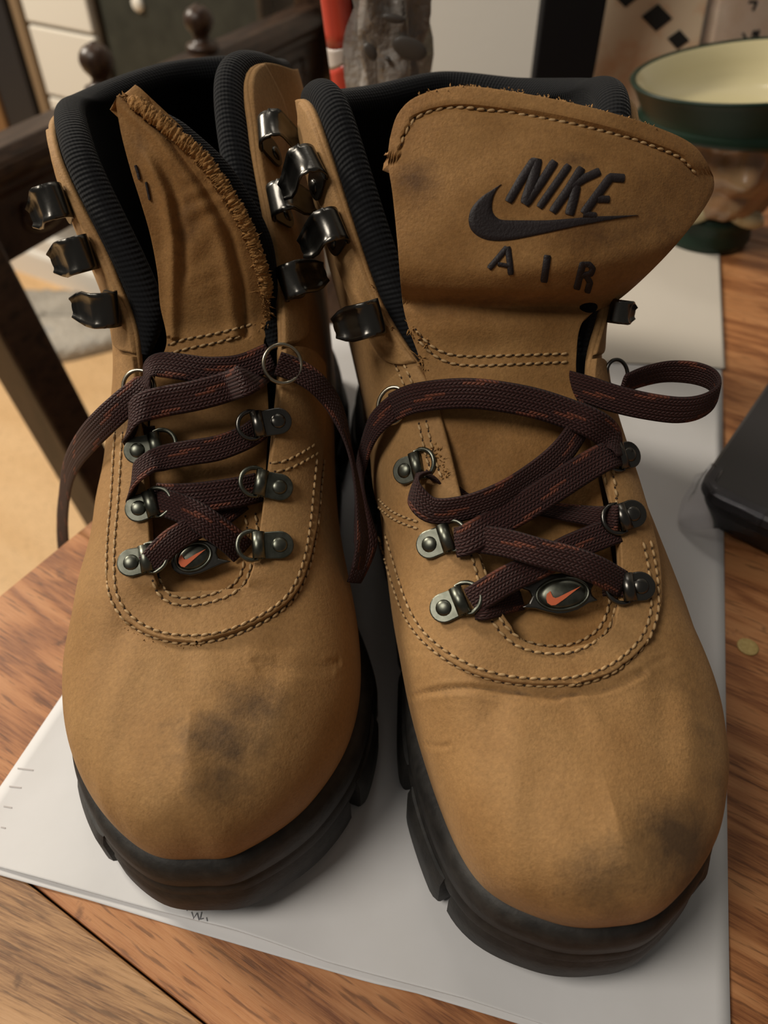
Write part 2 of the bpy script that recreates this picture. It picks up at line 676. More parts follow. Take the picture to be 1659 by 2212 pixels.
for name, mat, strokes, w in (('ink_scribble', M_INK, [[(404, 1966), (407, 1984)], [(414, 1970), (418, 1986), (426, 1972), (430, 1988)], [(436, 1970), (432, 1986), (440, 1984)], [(446, 1982), (448, 1990)]], 2.2),
                              ('ruled_tick', M_RULE, [[(8, 1742), (26, 1745)]], 3), ('ruled_tick', M_RULE, [[(20, 1699), (46, 1702)]], 3), ('ruled_tick', M_RULE, [[(38, 1660), (72, 1664)]], 3), ('ruled_tick', M_RULE, [[(2, 1787), (12, 1789)]], 3)):
    mb = MB()
    for st in strokes:
        for (x0, y0), (x1, y1) in zip(st[:-1], st[1:]):
            dx, dy = x1 - x0, y1 - y0
            L = math.hypot(dx, dy)
            nx_, ny_ = -dy / L * w / 2, dx / L * w / 2
            mb.prism([on_sheet(x0 + nx_, y0 + ny_), on_sheet(x1 + nx_, y1 + ny_), on_sheet(x1 - nx_, y1 - ny_), on_sheet(x0 - nx_, y0 - ny_)], Vector((0, 0, 0.00008)))
    mb.build(name, mat, top_sheet, smooth=False)

# ------------------------------------------------------------------ room behind the table
FLOOR_Z = -0.72
M_FLOOR = wood('pale_floor_wood', (0.42, 0.25, 0.11), (0.60, 0.385, 0.19), (0.68, 0.46, 0.25), math.radians(-31), stretch=8, scale=3, rough=0.4, ring=0.8, bump=0.03)
M_WALL = simple('white_wall_paint', (0.46, 0.45, 0.42), 0.8, bump=(90, 0.1, 0.002))
M_SKIRT = simple('white_gloss_paint', (0.72, 0.69, 0.63), 0.4)
mb = MB()
mb.prism([(-2.6, -1.2, FLOOR_Z), (2.4, -1.2, FLOOR_Z), (2.4, 3.2, FLOOR_Z), (-2.6, 3.2, FLOOR_Z)], Vector((0, 0, -0.05)))
o = mb.build('floor', M_FLOOR, smooth=False)
o['kind'] = 'structure'
WD = Vector((0.857, -0.515, 0))          # along the back wall
WN = Vector((-0.515, -0.857, 0))         # into the room
W0 = Vector((-0.866, 1.795, FLOOR_Z))
mb = MB()
mb.prism([W0 + WD * -1.6, W0 + WD * 2.6, W0 + WD * 2.6 - WN * 0.1, W0 + WD * -1.6 - WN * 0.1], Vector((0, 0, 2.5)))
o = mb.build('wall_back', M_WALL, smooth=False)
o['kind'] = 'structure'
mb = MB()
prof = [(0, 0), (0.020, 0), (0.020, 0.062), (0.016, 0.070), (0.012, 0.074), (0.012, 0.108), (0.006, 0.118), (0, 0.120)]
rows = [[W0 + WD * s_ + WN * a + Vector((0, 0, z)) for a, z in prof] for s_ in (-1.6, 2.6)]
mb.grid(rows)
o = mb.build('baseboard_back', M_SKIRT, smooth=False)
o['kind'] = 'structure'


def lathe(mb, prof, c, seg=28, ax=Vector((0, 0, 1))):
    c = Vector(c)
    e1 = ax.orthogonal().normalized()
    e2 = ax.cross(e1)
    rows = [[c + ax * z + (e1 * math.cos(2 * math.pi * k / seg) + e2 * math.sin(2 * math.pi * k / seg)) * r for k in range(seg)] for r, z in prof]
    mb.grid(rows, closed_u=True)


# ------------------------------------------------------------------ carved chair
M_OAK = wood('dark_chair_oak', (0.012, 0.006, 0.003), (0.036, 0.018, 0.010), (0.062, 0.034, 0.019), math.radians(64), stretch=10, scale=20, rough=0.35, ring=1.0, bump=0.05)
C0 = Vector((-0.281, 0.591, 0))
CD = Vector((0.434, 0.901, 0))
CN = Vector((0.901, -0.434, 0))           # towards the table
chair = root('carved_chair', C0 + CD * 0.2 + Vector((0, 0, FLOOR_Z)), 'dark carved oak chair with turned ball finials on its top rail', 'chair')


def cpt(s_, n_, z):
    return C0 + CD * s_ + CN * n_ + Vector((0, 0, z))


def rail_bar(name, s0, s1, prof, parent=chair):
    mb = MB()
    rows = [[cpt(s_, n_, z) for n_, z in prof] for s_ in (s0, s1)]
    mb.grid(rows, closed_u=True)
    k = len(prof)
    mb.f += [tuple(range(k)), tuple(range(k, 2 * k))[::-1]]
    return add_bevel(mb.build(name, M_OAK, parent, smooth=False), 0.0015, 2)


rail = rail_bar('top_rail', -0.055, 0.46, [(-0.013, -0.058), (0.010, -0.058), (0.010, -0.012), (0.014, -0.009), (0.014, -0.003), (0.020, 0.004), (0.020, 0.012), (0.012, 0.020), (-0.013, 0.020)])
# carving on the rail: a row of leaf lobes in relief
for k in range(7):
    mb = MB()
    c = cpt(0.01 + k * 0.065, 0.0105, -0.036)
    mb.ellipsoid(c, CD * 0.024, Vector((0, 0, 0.014)), CN * 0.005, 16, 8)
    for sg in (-1, 1):
        mb.ellipsoid(c + CD * 0.012 * sg + Vector((0, 0, 0.004)), (CD * sg + Vector((0, 0, 0.9))) * 0.009, Vector((0, 0, 0.006)) - CD * 0.004 * sg, CN * 0.008, 12, 6)
    mb.build('carved_leaf', M_OAK, rail)


def post(s_, lean, top, hw=0.019):
    mb = MB()
    a = cpt(s_, 0, top)
    b = cpt(s_, 0, FLOOR_Z) + lean
    rows = [[p + CD * x * hw + CN * y * hw for x, y in ((-1, -1), (1, -1), (1, 1), (-1, 1))] for p in (b, a)]
    mb.grid(rows, closed_u=True)
    mb.f += [(3, 2, 1, 0), (4, 5, 6, 7)]
    return add_bevel(mb.build('post', M_OAK, chair, smooth=False), 0.003, 2)


post(-0.072, Vector((0.105, 0.0, 0)), 0.03)
post(0.475, Vector((0.105, 0.0, 0)), 0.045, 0.022)
FIN = [(0.0, 0.0), (0.0165, 0.0), (0.0172, 0.004), (0.0160, 0.008), (0.0105, 0.010), (0.0085, 0.014), (0.0080, 0.017), (0.0100, 0.021), (0.0132, 0.026), (0.0150, 0.032), (0.0152, 0.037), (0.0138, 0.043), (0.0105, 0.048), (0.0060, 0.0512), (0.0035, 0.0518), (0.0026, 0.0535), (0.0, 0.0545)]
for px, py in ((204, 198), (436, 108)):
    q = on_z(px, py, 0.02)
    mb = MB()
    lathe(mb, [(r * 0.9, z_ * 0.70) for r, z_ in FIN], cpt((q - C0).dot(CD), 0.0, 0.020))
    mb.build('finial', M_OAK, chair)
# seat and front legs on the table's side, behind the boots
mb = MB()
mb.prism([cpt(-0.05, 0.03, -0.31), cpt(0.46, 0.03, -0.31), cpt(0.48, 0.42, -0.29), cpt(-0.03, 0.42, -0.29)], Vector((0, 0, 0.035)))
add_bevel(mb.build('seat', M_OAK, chair, smooth=False), 0.006, 3)
for s_ in (0.0, 0.44):
    mb = MB()
    lathe(mb, [(0.017, FLOOR_Z), (0.020, -0.66), (0.013, -0.64), (0.021, -0.52), (0.013, -0.42), (0.021, -0.40), (0.021, -0.28)], cpt(s_, 0.38, 0), 16)
    mb.build('leg', M_OAK, chair)

# ------------------------------------------------------------------ things along the back wall
M_DARKPANEL = simple('dark_slate_panel', (0.018, 0.020, 0.015), 0.45, vary=(30, (0.030, 0.032, 0.024)))
M_DARKFRAME = simple('dark_stained_wood', (0.028, 0.019, 0.011), 0.5, vary=(40, (0.05, 0.035, 0.02)))
M_WHITEBOARD = simple('white_painted_board', (0.64, 0.605, 0.53), 0.5)


def wpt(s_, n_, z):
    return W0 + WD * s_ + WN * n_ + Vector((0, 0, z - FLOOR_Z))


def wall_hit(px, py, n_):
    r = ray(px, py)
    t = (W0 + WN * n_ - CAMP).dot(WN) / r.dot(WN)
    p = CAMP + r * t
    return (p - W0).dot(WD), p.z


def wbox(name, s0, s1, n0, n1, z0, z1, mat, parent=None, bev=0.004):
    mb = MB()
    mb.prism([wpt(s0, n0, z0), wpt(s1, n0, z0), wpt(s1, n1, z0), wpt(s0, n1, z0)], Vector((0, 0, z1 - z0)))
    return add_bevel(mb.build(name, mat, parent, smooth=False), bev, 2)


# dark slate-like board in a thin frame leaning upright at the wall
sA, _ = wall_hit(232, 100, 0.10)
sB, _ = wall_hit(560, 20, 0.10)
board = root('slate_board', wpt((sA + sB) / 2, 0.1, FLOOR_Z), 'tall dark slate board standing behind the carved chair', 'board')
wbox('board_panel', sA, sB, 0.085, 0.10, FLOOR_Z + 0.001, 0.30, M_DARKPANEL, board)
for a, b in ((sA - 0.010, sA), (sB, sB + 0.012)):
    wbox('frame_strip', a, b, 0.080, 0.108, FLOOR_Z + 0.001, 0.31, M_DARKFRAME, board)
wbox('frame_strip', sA, sB, 0.080, 0.108, 0.30, 0.315, M_DARKFRAME, board)
mb = MB()
q = wall_hit(300, 8, 0.10)
mb.ellipsoid(wpt(q[0], 0.102, q[1]), WD * 0.012, Vector((0, 0, 0.012)), WN * 0.006, 12, 6)
mb.build('label_tag', M_WHITEBOARD, board)
# white boarded drawer unit left of it
s1 = sA - 0.014
s0, _ = wall_hit(60, 60, 0.11)
unit = root('white_wall_unit', wpt((s0 + s1) / 2, 0.1, -0.3), 'white wall unit of horizontal boards beside the slate board', 'cabinet')
HANG = wall_hit(130, 345, 0.10)[1]
wbox('carcass', s0, s1, 0.0005, 0.095, HANG, 0.30, M_WHITEBOARD, unit)
z = HANG + 0.01
while z < 0.27:
    wbox('front_board', s0 + 0.002, s1 - 0.002, 0.095, 0.110, z, z + 0.108, M_WHITEBOARD, unit, 0.003)
    z += 0.113
# dark door frame at the far left with an orange-brown strip
s2, _ = wall_hit(-60, 150, 0.12)
s3, _ = wall_hit(2, 200, 0.12)
HANG = wall_hit(130, 345, 0.10)[1]
cup = root('dark_cupboard', wpt((s0 + s3) / 2, 0.1, HANG), 'near-black wall cupboard with a thin pale brown front edge, left of the white unit', 'cupboard')
wbox('cupboard_body', s3, s0 - 0.028, 0.0005, 0.125, HANG, 0.45, simple('near_black_paint', (0.012, 0.011, 0.012), 0.5), cup)
wbox('edge_strip', s0 - 0.027, s0 - 0.003, 0.0005, 0.115, HANG, 0.45, simple('brown_edge', (0.20, 0.135, 0.075), 0.5), cup)
wbox('side_panel', s3 - 0.20, s3 - 0.002, 0.0005, 0.130, HANG, 0.45, simple('orange_brown_wood', (0.17, 0.085, 0.03), 0.5), cup)

# mottled rug on the floor
def rug():
    M = simple('mottled_rug', (0.30, 0.275, 0.235), 0.95, bump=(60, 0.9, 0.01))
    nt, N, L, b = nodes_of(M)
    tc = N.new('ShaderNodeTexCoord')
    n = N.new('ShaderNodeTexNoise')
    n.inputs['Scale'].default_value = 6
    n.inputs['Detail'].default_value = 4
    L.new(tc.outputs['Object'], n.inputs['Vector'])
    r = N.new('ShaderNodeValToRGB')
    e = r.color_ramp.elements
    e[0].position, e[0].color = 0.38, (0.07, 0.05, 0.03, 1)
    e[1].position, e[1].color = 0.62, (0.42, 0.385, 0.33, 1)
    x = e.new(0.47)
    x.color = (0.30, 0.275, 0.235, 1)
    x = e.new(0.72)
    x.color = (0.22, 0.235, 0.25, 1)
    L.new(n.outputs['Fac'], r.inputs['Fac'])
    L.new(r.outputs['Color'], b.inputs['Base Color'])
    P = [on_z(-90, 815, FLOOR_Z), on_z(360, 722, FLOOR_Z), on_z(300, 685, FLOOR_Z), on_z(110, 648, FLOOR_Z), on_z(-160, 690, FLOOR_Z)]
    c = sum(P, Vector()) / len(P)
    dense = catmull_loop(np.array([[p.x, p.y] for p in P]), np.linspace(0, len(P), 60, endpoint=False))
    rows = []
    rr = random.Random(4)
    wob = [1 + rr.uniform(-0.03, 0.03) for _ in range(60)]
    for s_, h in ((1.0, 0.001), (1.02, 0.012), (0.99, 0.026), (0.9, 0.034), (0.7, 0.036), (0.45, 0.035), (0.2, 0.036), (0.02, 0.036)):
        rows.append([(c.x + (p[0] - c.x) * s_ * w_, c.y + (p[1] - c.y) * s_ * w_, FLOOR_Z + h * (1 + rr.uniform(-0.15, 0.15))) for p, w_ in zip(dense, wob)])
    mb = MB()
    mb.grid(rows, closed_u=True)
    o = mb.build('shaggy_rug', M)
    tag(o, 'mottled cream and grey shaggy rug on the pale wooden floor', 'rug')


rug()

# ------------------------------------------------------------------ boots


class Frame:
    """boot frame: a runs from toe to heel, b to the side, z up"""

    def __init__(s, ox, oy, deg):
        r = math.radians(deg)
        s.O = np.array([ox, oy, 0.0])
        s.d = np.array([math.sin(r), math.cos(r), 0])
        s.e = np.array([math.cos(r), -math.sin(r), 0])

    def w(s, p):
        p = np.asarray(p, float)
        return s.O + p[..., 0:1] * s.d + p[..., 1:2] * s.e + p[..., 2:3] * np.array([0, 0, 1.0])

    def loc(s, p):
        q = np.asarray(p, float) - s.O
        return np.array([q @ s.d, q @ s.e, q[2]])


def station(Bp, R, m1, m2):
    """B, R are (a,b,z); m1 = (da, widen, z), m2 = (a, b, z)"""
    return [Bp, (Bp[0] + m1[0], Bp[1] * m1[1], m1[2]), m2, R]


class Upper:
    def __init__(s, frame, minus, plus, toe, heel):
        """stations from the heel down the minus side to the toe and back along the plus side"""
        s.F = frame
        loop = [toe] + plus + [heel] + minus[::-1]
        s.ctrl = np.array(loop, float)           # n,4,3
        s.n = len(loop)
        s.k = len(plus)                          # stations per side
        s.sheel = s.k + 1

    def at(s, u, t):
        """u array, t array -> grid (u, t, 3) in boot coords"""
        u = np.atleast_1d(u)
        t = np.atleast_1d(t)
        c = catmull_loop(s.ctrl.reshape(s.n, 12), u).reshape(-1, 4, 3)
        # the front ridge stays on the centre line
        uu = ((u + s.n / 2) % s.n) - s.n / 2
        front = np.abs(uu) < 4
        for i in np.where(front)[0]:
            if abs(uu[i]) <= 3:
                c[i, 3, 1] = 0.0
            elif abs(uu[i]) < 4:
                # rounded end of the lacing opening: quarter ellipse from the centre line to station 4
                sg = 1 if uu[i] > 0 else -1
                r3, r4 = s.ctrl[3 * sg, 3], s.ctrl[4 * sg, 3]
                w = (abs(uu[i]) - 3) * math.pi / 2
                c[i, 3, 0] = r3[0] + (r4[0] - r3[0]) * (1 - math.cos(w))
                c[i, 3, 1] = r4[1] * math.sin(w)
                c[i, 3, 2] = r3[2] + (r4[2] - r3[2]) * (1 - math.cos(w))
            elif uu[i] > 0:
                c[i, 3, 1] = max(c[i, 3, 1], 0)
            else:
                c[i, 3, 1] = min(c[i, 3, 1], 0)
        b0, b1, b2, b3 = (1 - t) ** 3, 3 * t * (1 - t) ** 2, 3 * t * t * (1 - t), t ** 3
        return (c[:, None, 0] * b0[None, :, None] + c[:, None, 1] * b1[None, :, None] + c[:, None, 2] * b2[None, :, None] + c[:, None, 3] * b3[None, :, None])


def smoothstep(x):
    x = np.clip(x, 0, 1)
    return x * x * (3 - 2 * x)


class Boot:
    def __init__(s, key, frame, up, label):
        s.key, s.F, s.up = key, frame, up
        base = frame.w([0.12, 0, 0])
        s.root = root('hiking_boot', Vector(base), label, 'boot', 'pair of tan hiking boots')
        s.pools = []
        s.bvh = None

    # ---- surface queries -------------------------------------------------
    def add_pool(s, o):
        me = o.data
        vs = [v.co.copy() for v in me.vertices]
        fs = [tuple(p.vertices) for p in me.polygons]
        s.pools.append((vs, fs))
        V, Fc = [], []
        for v, f in s.pools:
            n = len(V)
            V += v
            Fc += [tuple(i + n for i in q) for q in f]
        s.bvh = BVHTree.FromPolygons(V, Fc)

    def hit(s, px, py, lift=0.0):
        """the point of the boot seen along this line of sight, raised towards the viewer by lift"""
        r = ray(px, py).normalized()
        loc, n, i, d = s.bvh.ray_cast(CAMP, r)
        if loc is None:
            # just past the outline: nearest point of the boot
            best = None
            for k in range(60):
                q = CAMP + r * (0.14 + 0.004 * k)
                l2, n2, i2, d2 = s.bvh.find_nearest(q)
                if best is None or d2 < best[0]:
                    best = (d2, q, n2)
            loc, n = best[1], best[2]
        if n.dot(r) > 0:
            n = -n
        return loc - r * lift, n

    def nrm(s, px, py, d=6):
        n = Vector()
        for dx, dy in ((0, 0), (d, 0), (-d, 0), (0, d), (0, -d)):
            n += s.hit(px + dx, py + dy)[1]
        return n.normalized()

    def curve(s, pts, step, lift=0.0):
        """px polyline -> list of (point, normal) about every step metres on the boot"""
        d = resample(pts, 5.0)
        P = [s.hit(x, y, lift) for x, y in d]
        L = [0.0]
        for i in range(1, len(P)):
            L.append(L[-1] + min((P[i][0] - P[i - 1][0]).length, 0.004))
        n = max(2, int(L[-1] / step))
        out = []
        for k in range(n + 1):
            q = L[-1] * k / n
            i = min(max(1, int(np.searchsorted(L, q))), len(L) - 1)
            f = (q - L[i - 1]) / max(1e-9, L[i] - L[i - 1])
            out.append((P[i - 1][0].lerp(P[i][0], f), P[i - 1][1].lerp(P[i][1], f).normalized()))
        return out


def build_upper(B, stains, creases, nu=660, nt=100):
    up = B.up
    # denser where the boot is seen
    u = np.concatenate([np.linspace(0, 8, 300, endpoint=False), np.linspace(8, up.n - 8, 60, endpoint=False), np.linspace(up.n - 8, up.n, 300, endpoint=False)])
    t = np.linspace(0, 1, nt)
    g = up.at(u, t)
    P = B.F.w(g)
    n_u = len(u)
    V = P.reshape(-1, 3)
    # normals by finite differences
    du = np.roll(P, -1, 0) - np.roll(P, 1, 0)
    dt = np.gradient(P, axis=1)
    Nn = np.cross(du, dt)
    mag = np.linalg.norm(Nn, axis=2) / (np.linalg.norm(du, axis=2) * np.linalg.norm(dt, axis=2) + 1e-12)
    Nn /= np.linalg.norm(Nn, axis=2, keepdims=True) + 1e-12
    cen = B.F.w(np.array([0.12, 0, 0.05]))
    # orient outwards
    sgn = np.sign(((P - np.array([0, 0, 0])) * 0 + Nn)[:, 0, :] @ np.zeros(3) + 1)
    mid = P.shape[1] // 3
    outw = P[:, mid] - P[:, mid].mean(0)
    s_ = np.sign(np.sum(Nn[:, mid] * outw, axis=1))
    s_ = 1 if np.sum(s_) > 0 else -1
    Nn *= s_
    # creases: narrow valleys pressed into the leather
    dep = np.zeros(P.shape[:2])
    crease_shade = np.zeros(P.shape[:2])
    for pts, width, depth in creases:
        d = resample(pts, 8)
        C = np.array([B.F.w(B.F.loc(np.array(B.pre_hit(x, y)))) for x, y in d])
        lo, hi = C.min(0) - 0.004, C.max(0) + 0.004
        sel = np.all((P > lo) & (P < hi), axis=2)
        q = P[sel]
        if len(q) == 0:
            continue
        dist = np.min(np.linalg.norm(q[:, None] - C[None], axis=2), axis=1)
        fade = np.exp(-(dist / width) ** 2)
        rim = 0.22 * np.exp(-((dist - 2.0 * width) / (0.9 * width)) ** 2)
        dep[sel] += depth * (rim - fade)
        crease_shade[sel] = np.maximum(crease_shade[sel], 0.50 * np.exp(-(dist / (0.8 * width)) ** 2) * min(1.0, depth / 0.0006))  # shade of each crease painted in as darker leather
    # both halves share one normal and one depth along the centre line
    for i in range(1, 114):
        j = n_u - i
        avg = Nn[i, -1] + Nn[j, -1]
        avg /= np.linalg.norm(avg)
        Nn[i, -1] = Nn[j, -1] = avg
    Nn[0, -1] = Nn[1, -1]
    Nn[0, -2] = Nn[0, -1]
    # broad gentle unevenness of worn leather
    a, b, z = g[..., 0], g[..., 1], g[..., 2]
    dep += 0.00035 * np.sin(a * 190 + 3 * np.sin(b * 150)) * np.sin(b * 170 + z * 120) * smoothstep((t[None, :] - 0.15) / 0.2)
    pole = P[0, -1]
    dep *= smoothstep((np.linalg.norm(P - pole, axis=2) - 0.003) / 0.012)
    for i in range(1, 114):
        dep[i, -1] = dep[n_u - i, -1] = 0.5 * (dep[i, -1] + dep[n_u - i, -1])
    P = P + Nn * dep[..., None]
    B.grid_u, B.grid_t, B.grid_P, B.grid_N = u, t, P, Nn
    stain_and_shade = np.zeros(P.shape[:2])
    for (ca, cb, cz, ra, rb, amt) in stains:
        e = ((a - ca) / ra) ** 2 + ((b - cb) / rb) ** 2
        stain_and_shade = np.maximum(stain_and_shade, amt * np.exp(-e * 1.2) * (z > 0.02))
    stain_and_shade = np.maximum(stain_and_shade, crease_shade)
    V = P.reshape(-1, 3)
    fs = []
    for i in range(n_u):
        j = (i + 1) % n_u
        for k in range(nt - 1):
            q = (i * nt + k, j * nt + k, j * nt + k + 1, i * nt + k + 1)
            fs.append(q if s_ > 0 else q[::-1])
    # weld the centre line of the toe
    o = mesh_obj('upper', V, fs, M_LEATHER, B.root, attrs={'stain_and_shade': stain_and_shade.ravel()})
    m = o.modifiers.new('weld', 'WELD')
    m.merge_threshold = 0.000003
    m = o.modifiers.new('thickness', 'SOLIDIFY')
    m.thickness = 0.0018
    m.offset = -1
    B.add_pool(o)
    B.nsign = s_
    return o


def build_lining(B, u0, u1, radius):
    """padded rib-knit collar: rolls over the rim and runs down inside the shaft"""
    up = B.up
    u = np.linspace(u0, u1, 150)
    eps = 1e-3
    R = B.F.w(up.at(u, [1.0])[:, 0])
    Rm = B.F.w(up.at(u, [0.93])[:, 0])
    Ru = np.gradient(R, axis=0)
    Ru /= np.linalg.norm(Ru, axis=1, keepdims=True)
    T = R - Rm
    T /= np.linalg.norm(T, axis=1, keepdims=True)
    N = np.cross(Ru, T)
    N /= np.linalg.norm(N, axis=1, keepdims=True)
    cen = R.mean(0)
    if np.sum(N * (R - cen)) < 0:
        N = -N
    rows, uvs = [], []
    L = np.concatenate([[0], np.cumsum(np.linalg.norm(np.diff(R, axis=0), axis=1))])
    ts = [0.96, 0.9, 0.8, 0.68, 0.55, 0.42, 0.3, 0.2, 0.1, 0.02]
    inner = B.F.w(up.at(u, ts))
    # crisp profile
    for i in range(len(u)):
        f = min(1.0, min(i, len(u) - 1 - i) / 10.0)
        r = radius(u[i]) * (0.25 + 0.75 * f)
        c = R[i] - N[i] * (r * 1.0 + 0.0016) - T[i] * 0.001
        row = []
        for a in np.linspace(-0.45, 3.3, 15):
            row.append(c + N[i] * (math.cos(a) * r) + T[i] * (math.sin(a) * r * 1.25 + 0.0008))
        last = row[-1]
        for k in range(len(ts)):
            w = 2.0 * r * 0.95 * max(0.45, 1 - 0.09 * k)
            row.append(inner[i, k] - N[i] * w)
        rows.append(row)
        d = [0.0]
        for k in range(1, len(row)):
            d.append(d[-1] + float(np.linalg.norm(np.array(row[k]) - np.array(row[k - 1]))))
        uvs += [(L[i], q) for q in d]
    # keep the scales in proportion: 230 bands per unit -> u in metres * 4.3
    uvs = [(p * 1.0, q * 1.0) for p, q in uvs]
    mb = MB()
    mb.grid(rows, uv=uvs)
    o = mb.build('collar_lining', M_KNIT, B.root, label='black rib-knit padded collar lining')
    m = o.modifiers.new('sub', 'SUBSURF')
    m.levels = m.render_levels = 1
    return o


def build_sole(B, lugs):
    up, F = B.up, B.F
    nu = 360
    u = np.linspace(0, up.n, nu, endpoint=False)
    g = up.at(u, [0.0])[:, 0]
    # outward normal in plan
    tg = np.roll(g, -1, 0) - np.roll(g, 1, 0)
    nn = np.stack([tg[:, 1], -tg[:, 0], np.zeros(nu)], 1)
    nn /= np.linalg.norm(nn, axis=1, keepdims=True)
    if np.sum(nn[:, :2] * (g[:, :2] - g[:, :2].mean(0))) < 0:
        nn = -nn
    L = np.concatenate([[0], np.cumsum(np.linalg.norm(np.diff(g, axis=0), axis=1))])

    def spring(a):
        return 0.009 * np.clip(1 - a / 0.045, 0, 1) ** 2
    zb = spring(g[:, 0])

    def ring(off, z, absz):
        p = g + nn * off
        if absz:
            p[:, 2] = zb + z
        else:
            p[:, 2] = g[:, 2] + z
        return F.w(p)
    # midsole rand: lip over the feather line, a groove, then the lower band
    prof = [(-0.006, 0.0005, 0), (-0.0005, 0.0012, 0), (0.0012, 0.0006, 0), (0.0026, -0.0012, 0), (0.0032, -0.0040, 0), (0.0033, -0.0080, 0),
            (0.0022, -0.0092, 0), (0.0030, -0.0104, 0), (0.0036, -0.0130, 0), (0.0026, 0.0085, 1), (0.0010, 0.0070, 1), (-0.012, 0.0068, 1)]
    rows = [ring(*p) for p in prof]
    mb = MB()
    mb.grid([[tuple(q) for q in r] for r in rows], closed_u=True)
    last = len(mb.v) - nu
    c = F.w(np.array([0.125, 0.0, 0.0068]))
    mb.v.append(tuple(c))
    mb.uv.append((0, 0))
    for i in range(nu):
        mb.f.append((last + i, last + (i + 1) % nu, len(mb.v) - 1))
    o = mb.build('midsole', M_RUBBER, B.root, label='black rubber midsole rand')
    add_pool = B.add_pool(o)
    # outer tread lugs, each its own block, following the outline
    outs = []
    for (ua, ub, proud, ztop) in lugs:
        n = 16 + int(8 * max(0, ub - ua - 1))
        uu = np.linspace(ua, ub, n)
        idx = (uu / up.n * nu) % nu
        gi = catmull_loop(g, idx)
        ni = catmull_loop(nn, idx)
        zi = spring(gi[:, 0])
        rows = []
        for k in range(n):
            e = min(k, n - 1 - k)
            sh = 1.0 if e > 1 else (0.55 if e == 0 else 0.9)
            row = []
            for off, z in ((-0.022, 0.0), (0.0028 + proud * sh, 0.0), (0.0036 + proud * sh, 0.0012), (0.0036 + proud * sh, ztop * 0.72), (0.0030 + proud * 0.6 * sh, ztop * 0.94), (0.0012, ztop), (-0.022, ztop - 0.004)):
                p = gi[k] + ni[k] * off
                p[2] = zi[k] + z
                row.append(tuple(F.w(p)))
            rows.append(row)
        mb = MB()
        mb.grid(rows, closed_u=True)
        nc = len(rows[0])
        mb.f.append(tuple(range(nc)))
        mb.f.append(tuple(range((n - 1) * nc, n * nc))[::-1])
        q = mb.build('tread_lug', M_RUBBER, B.root)
        q.data.set_sharp_from_angle(angle=math.radians(35))
        outs.append(q)
    return o


def coons(top, bottom, left, right, nu, nv):
    """px patch: top/bottom run left to right, left/right run top to bottom"""
    def even(P, n):
        P = np.array(P, float)
        d = catmull(P, np.linspace(0, len(P) - 1, 400)) if len(P) > 2 else P[0] + (P[1] - P[0]) * np.linspace(0, 1, 400)[:, None]
        L = np.concatenate([[0], np.cumsum(np.linalg.norm(np.diff(d, axis=0), axis=1))])
        q = np.linspace(0, L[-1], n)
        return np.stack([np.interp(q, L, d[:, k]) for k in range(2)], 1)
    T, Bo, Lf, Rt = even(top, nu), even(bottom, nu), even(left, nv), even(right, nv)
    u = np.linspace(0, 1, nu)[None, :, None]
    v = np.linspace(0, 1, nv)[:, None, None]
    S = (1 - v) * T[None] + v * Bo[None] + (1 - u) * Lf[:, None] + u * Rt[:, None]
    S -= (1 - u) * (1 - v) * T[0] + u * (1 - v) * T[-1] + (1 - u) * v * Bo[0] + u * v * Bo[-1]
    return S


def build_tongue(B, name, patch, prof, kb, cols=60, fine=200, bump=None, thick=0.0028, stain_and_shade=None, mat=None, label=None):
    """patch: four outlines of the tongue as seen; prof: [(z, a)] centre profile; kb(b, z): how far the sides curve back"""
    S = coons(*patch, cols, fine)
    zs = np.array([p[0] for p in prof])
    as_ = np.array([p[1] for p in prof])
    zz = np.linspace(zs[0] - 0.012, zs[-1] + 0.03, 240)
    sl0 = (as_[1] - as_[0]) / (zs[1] - zs[0])
    sl1 = (as_[-1] - as_[-2]) / (zs[-1] - zs[-2])
    aa = np.interp(zz, zs, as_)
    aa = np.where(zz < zs[0], as_[0] + sl0 * (zz - zs[0]), aa)
    aa = np.where(zz > zs[-1], as_[-1] + sl1 * (zz - zs[-1]), aa)
    ker = np.hanning(13)
    ker /= ker.sum()
    aa = np.convolve(np.pad(aa, 6, mode='reflect', reflect_type='odd'), ker, mode='valid')
    grid, st = [], []
    for r_ in S:
        row = []
        for px, pyy in r_:
            r = np.array(ray(px, pyy))
            ts = np.linspace(0.10, 0.42, 65)

            def val(t):
                p = np.array([0, 0, CAM_H]) + np.outer(np.atleast_1d(t), r)
                q = p - B.F.O
                a, b, z = q @ B.F.d, q @ B.F.e, q[:, 2]
                return a - np.interp(z, zz, aa) - kb(b, z)
            v = val(ts)
            k = np.where((v[:-1] < 0) & (v[1:] >= 0))[0]
            if len(k):
                t0, t1 = ts[k[0]], ts[k[0] + 1]
                for _ in range(12):
                    tm = 0.5 * (t0 + t1)
                    if val(tm)[0] < 0:
                        t0 = tm
                    else:
                        t1 = tm
                tt = 0.5 * (t0 + t1)
            else:
                tt = ts[int(np.argmin(np.abs(v)))]
            p = CAMP + Vector(r) * tt
            if bump:
                p = p - Vector(r).normalized() * bump(px, pyy)
            row.append(p)
            st.append(stain_and_shade(px, pyy) if stain_and_shade else 0.0)
        grid.append(row)
    mb = MB()
    mb.grid(grid)
    o = mesh_obj(name, mb.v, mb.f, mat or M_TONGUE, B.root, attrs={'stain_and_shade': st}, label=label)
    me = o.data
    if sum((p.normal * p.area for p in me.polygons), Vector()).y > 0:
        me.flip_normals()
    B.add_pool(o)
    m = o.modifiers.new('thickness', 'SOLIDIFY')
    m.thickness = thick
    m.offset = -1
    add_bevel(o, 0.0008, 2)
    return o, grid


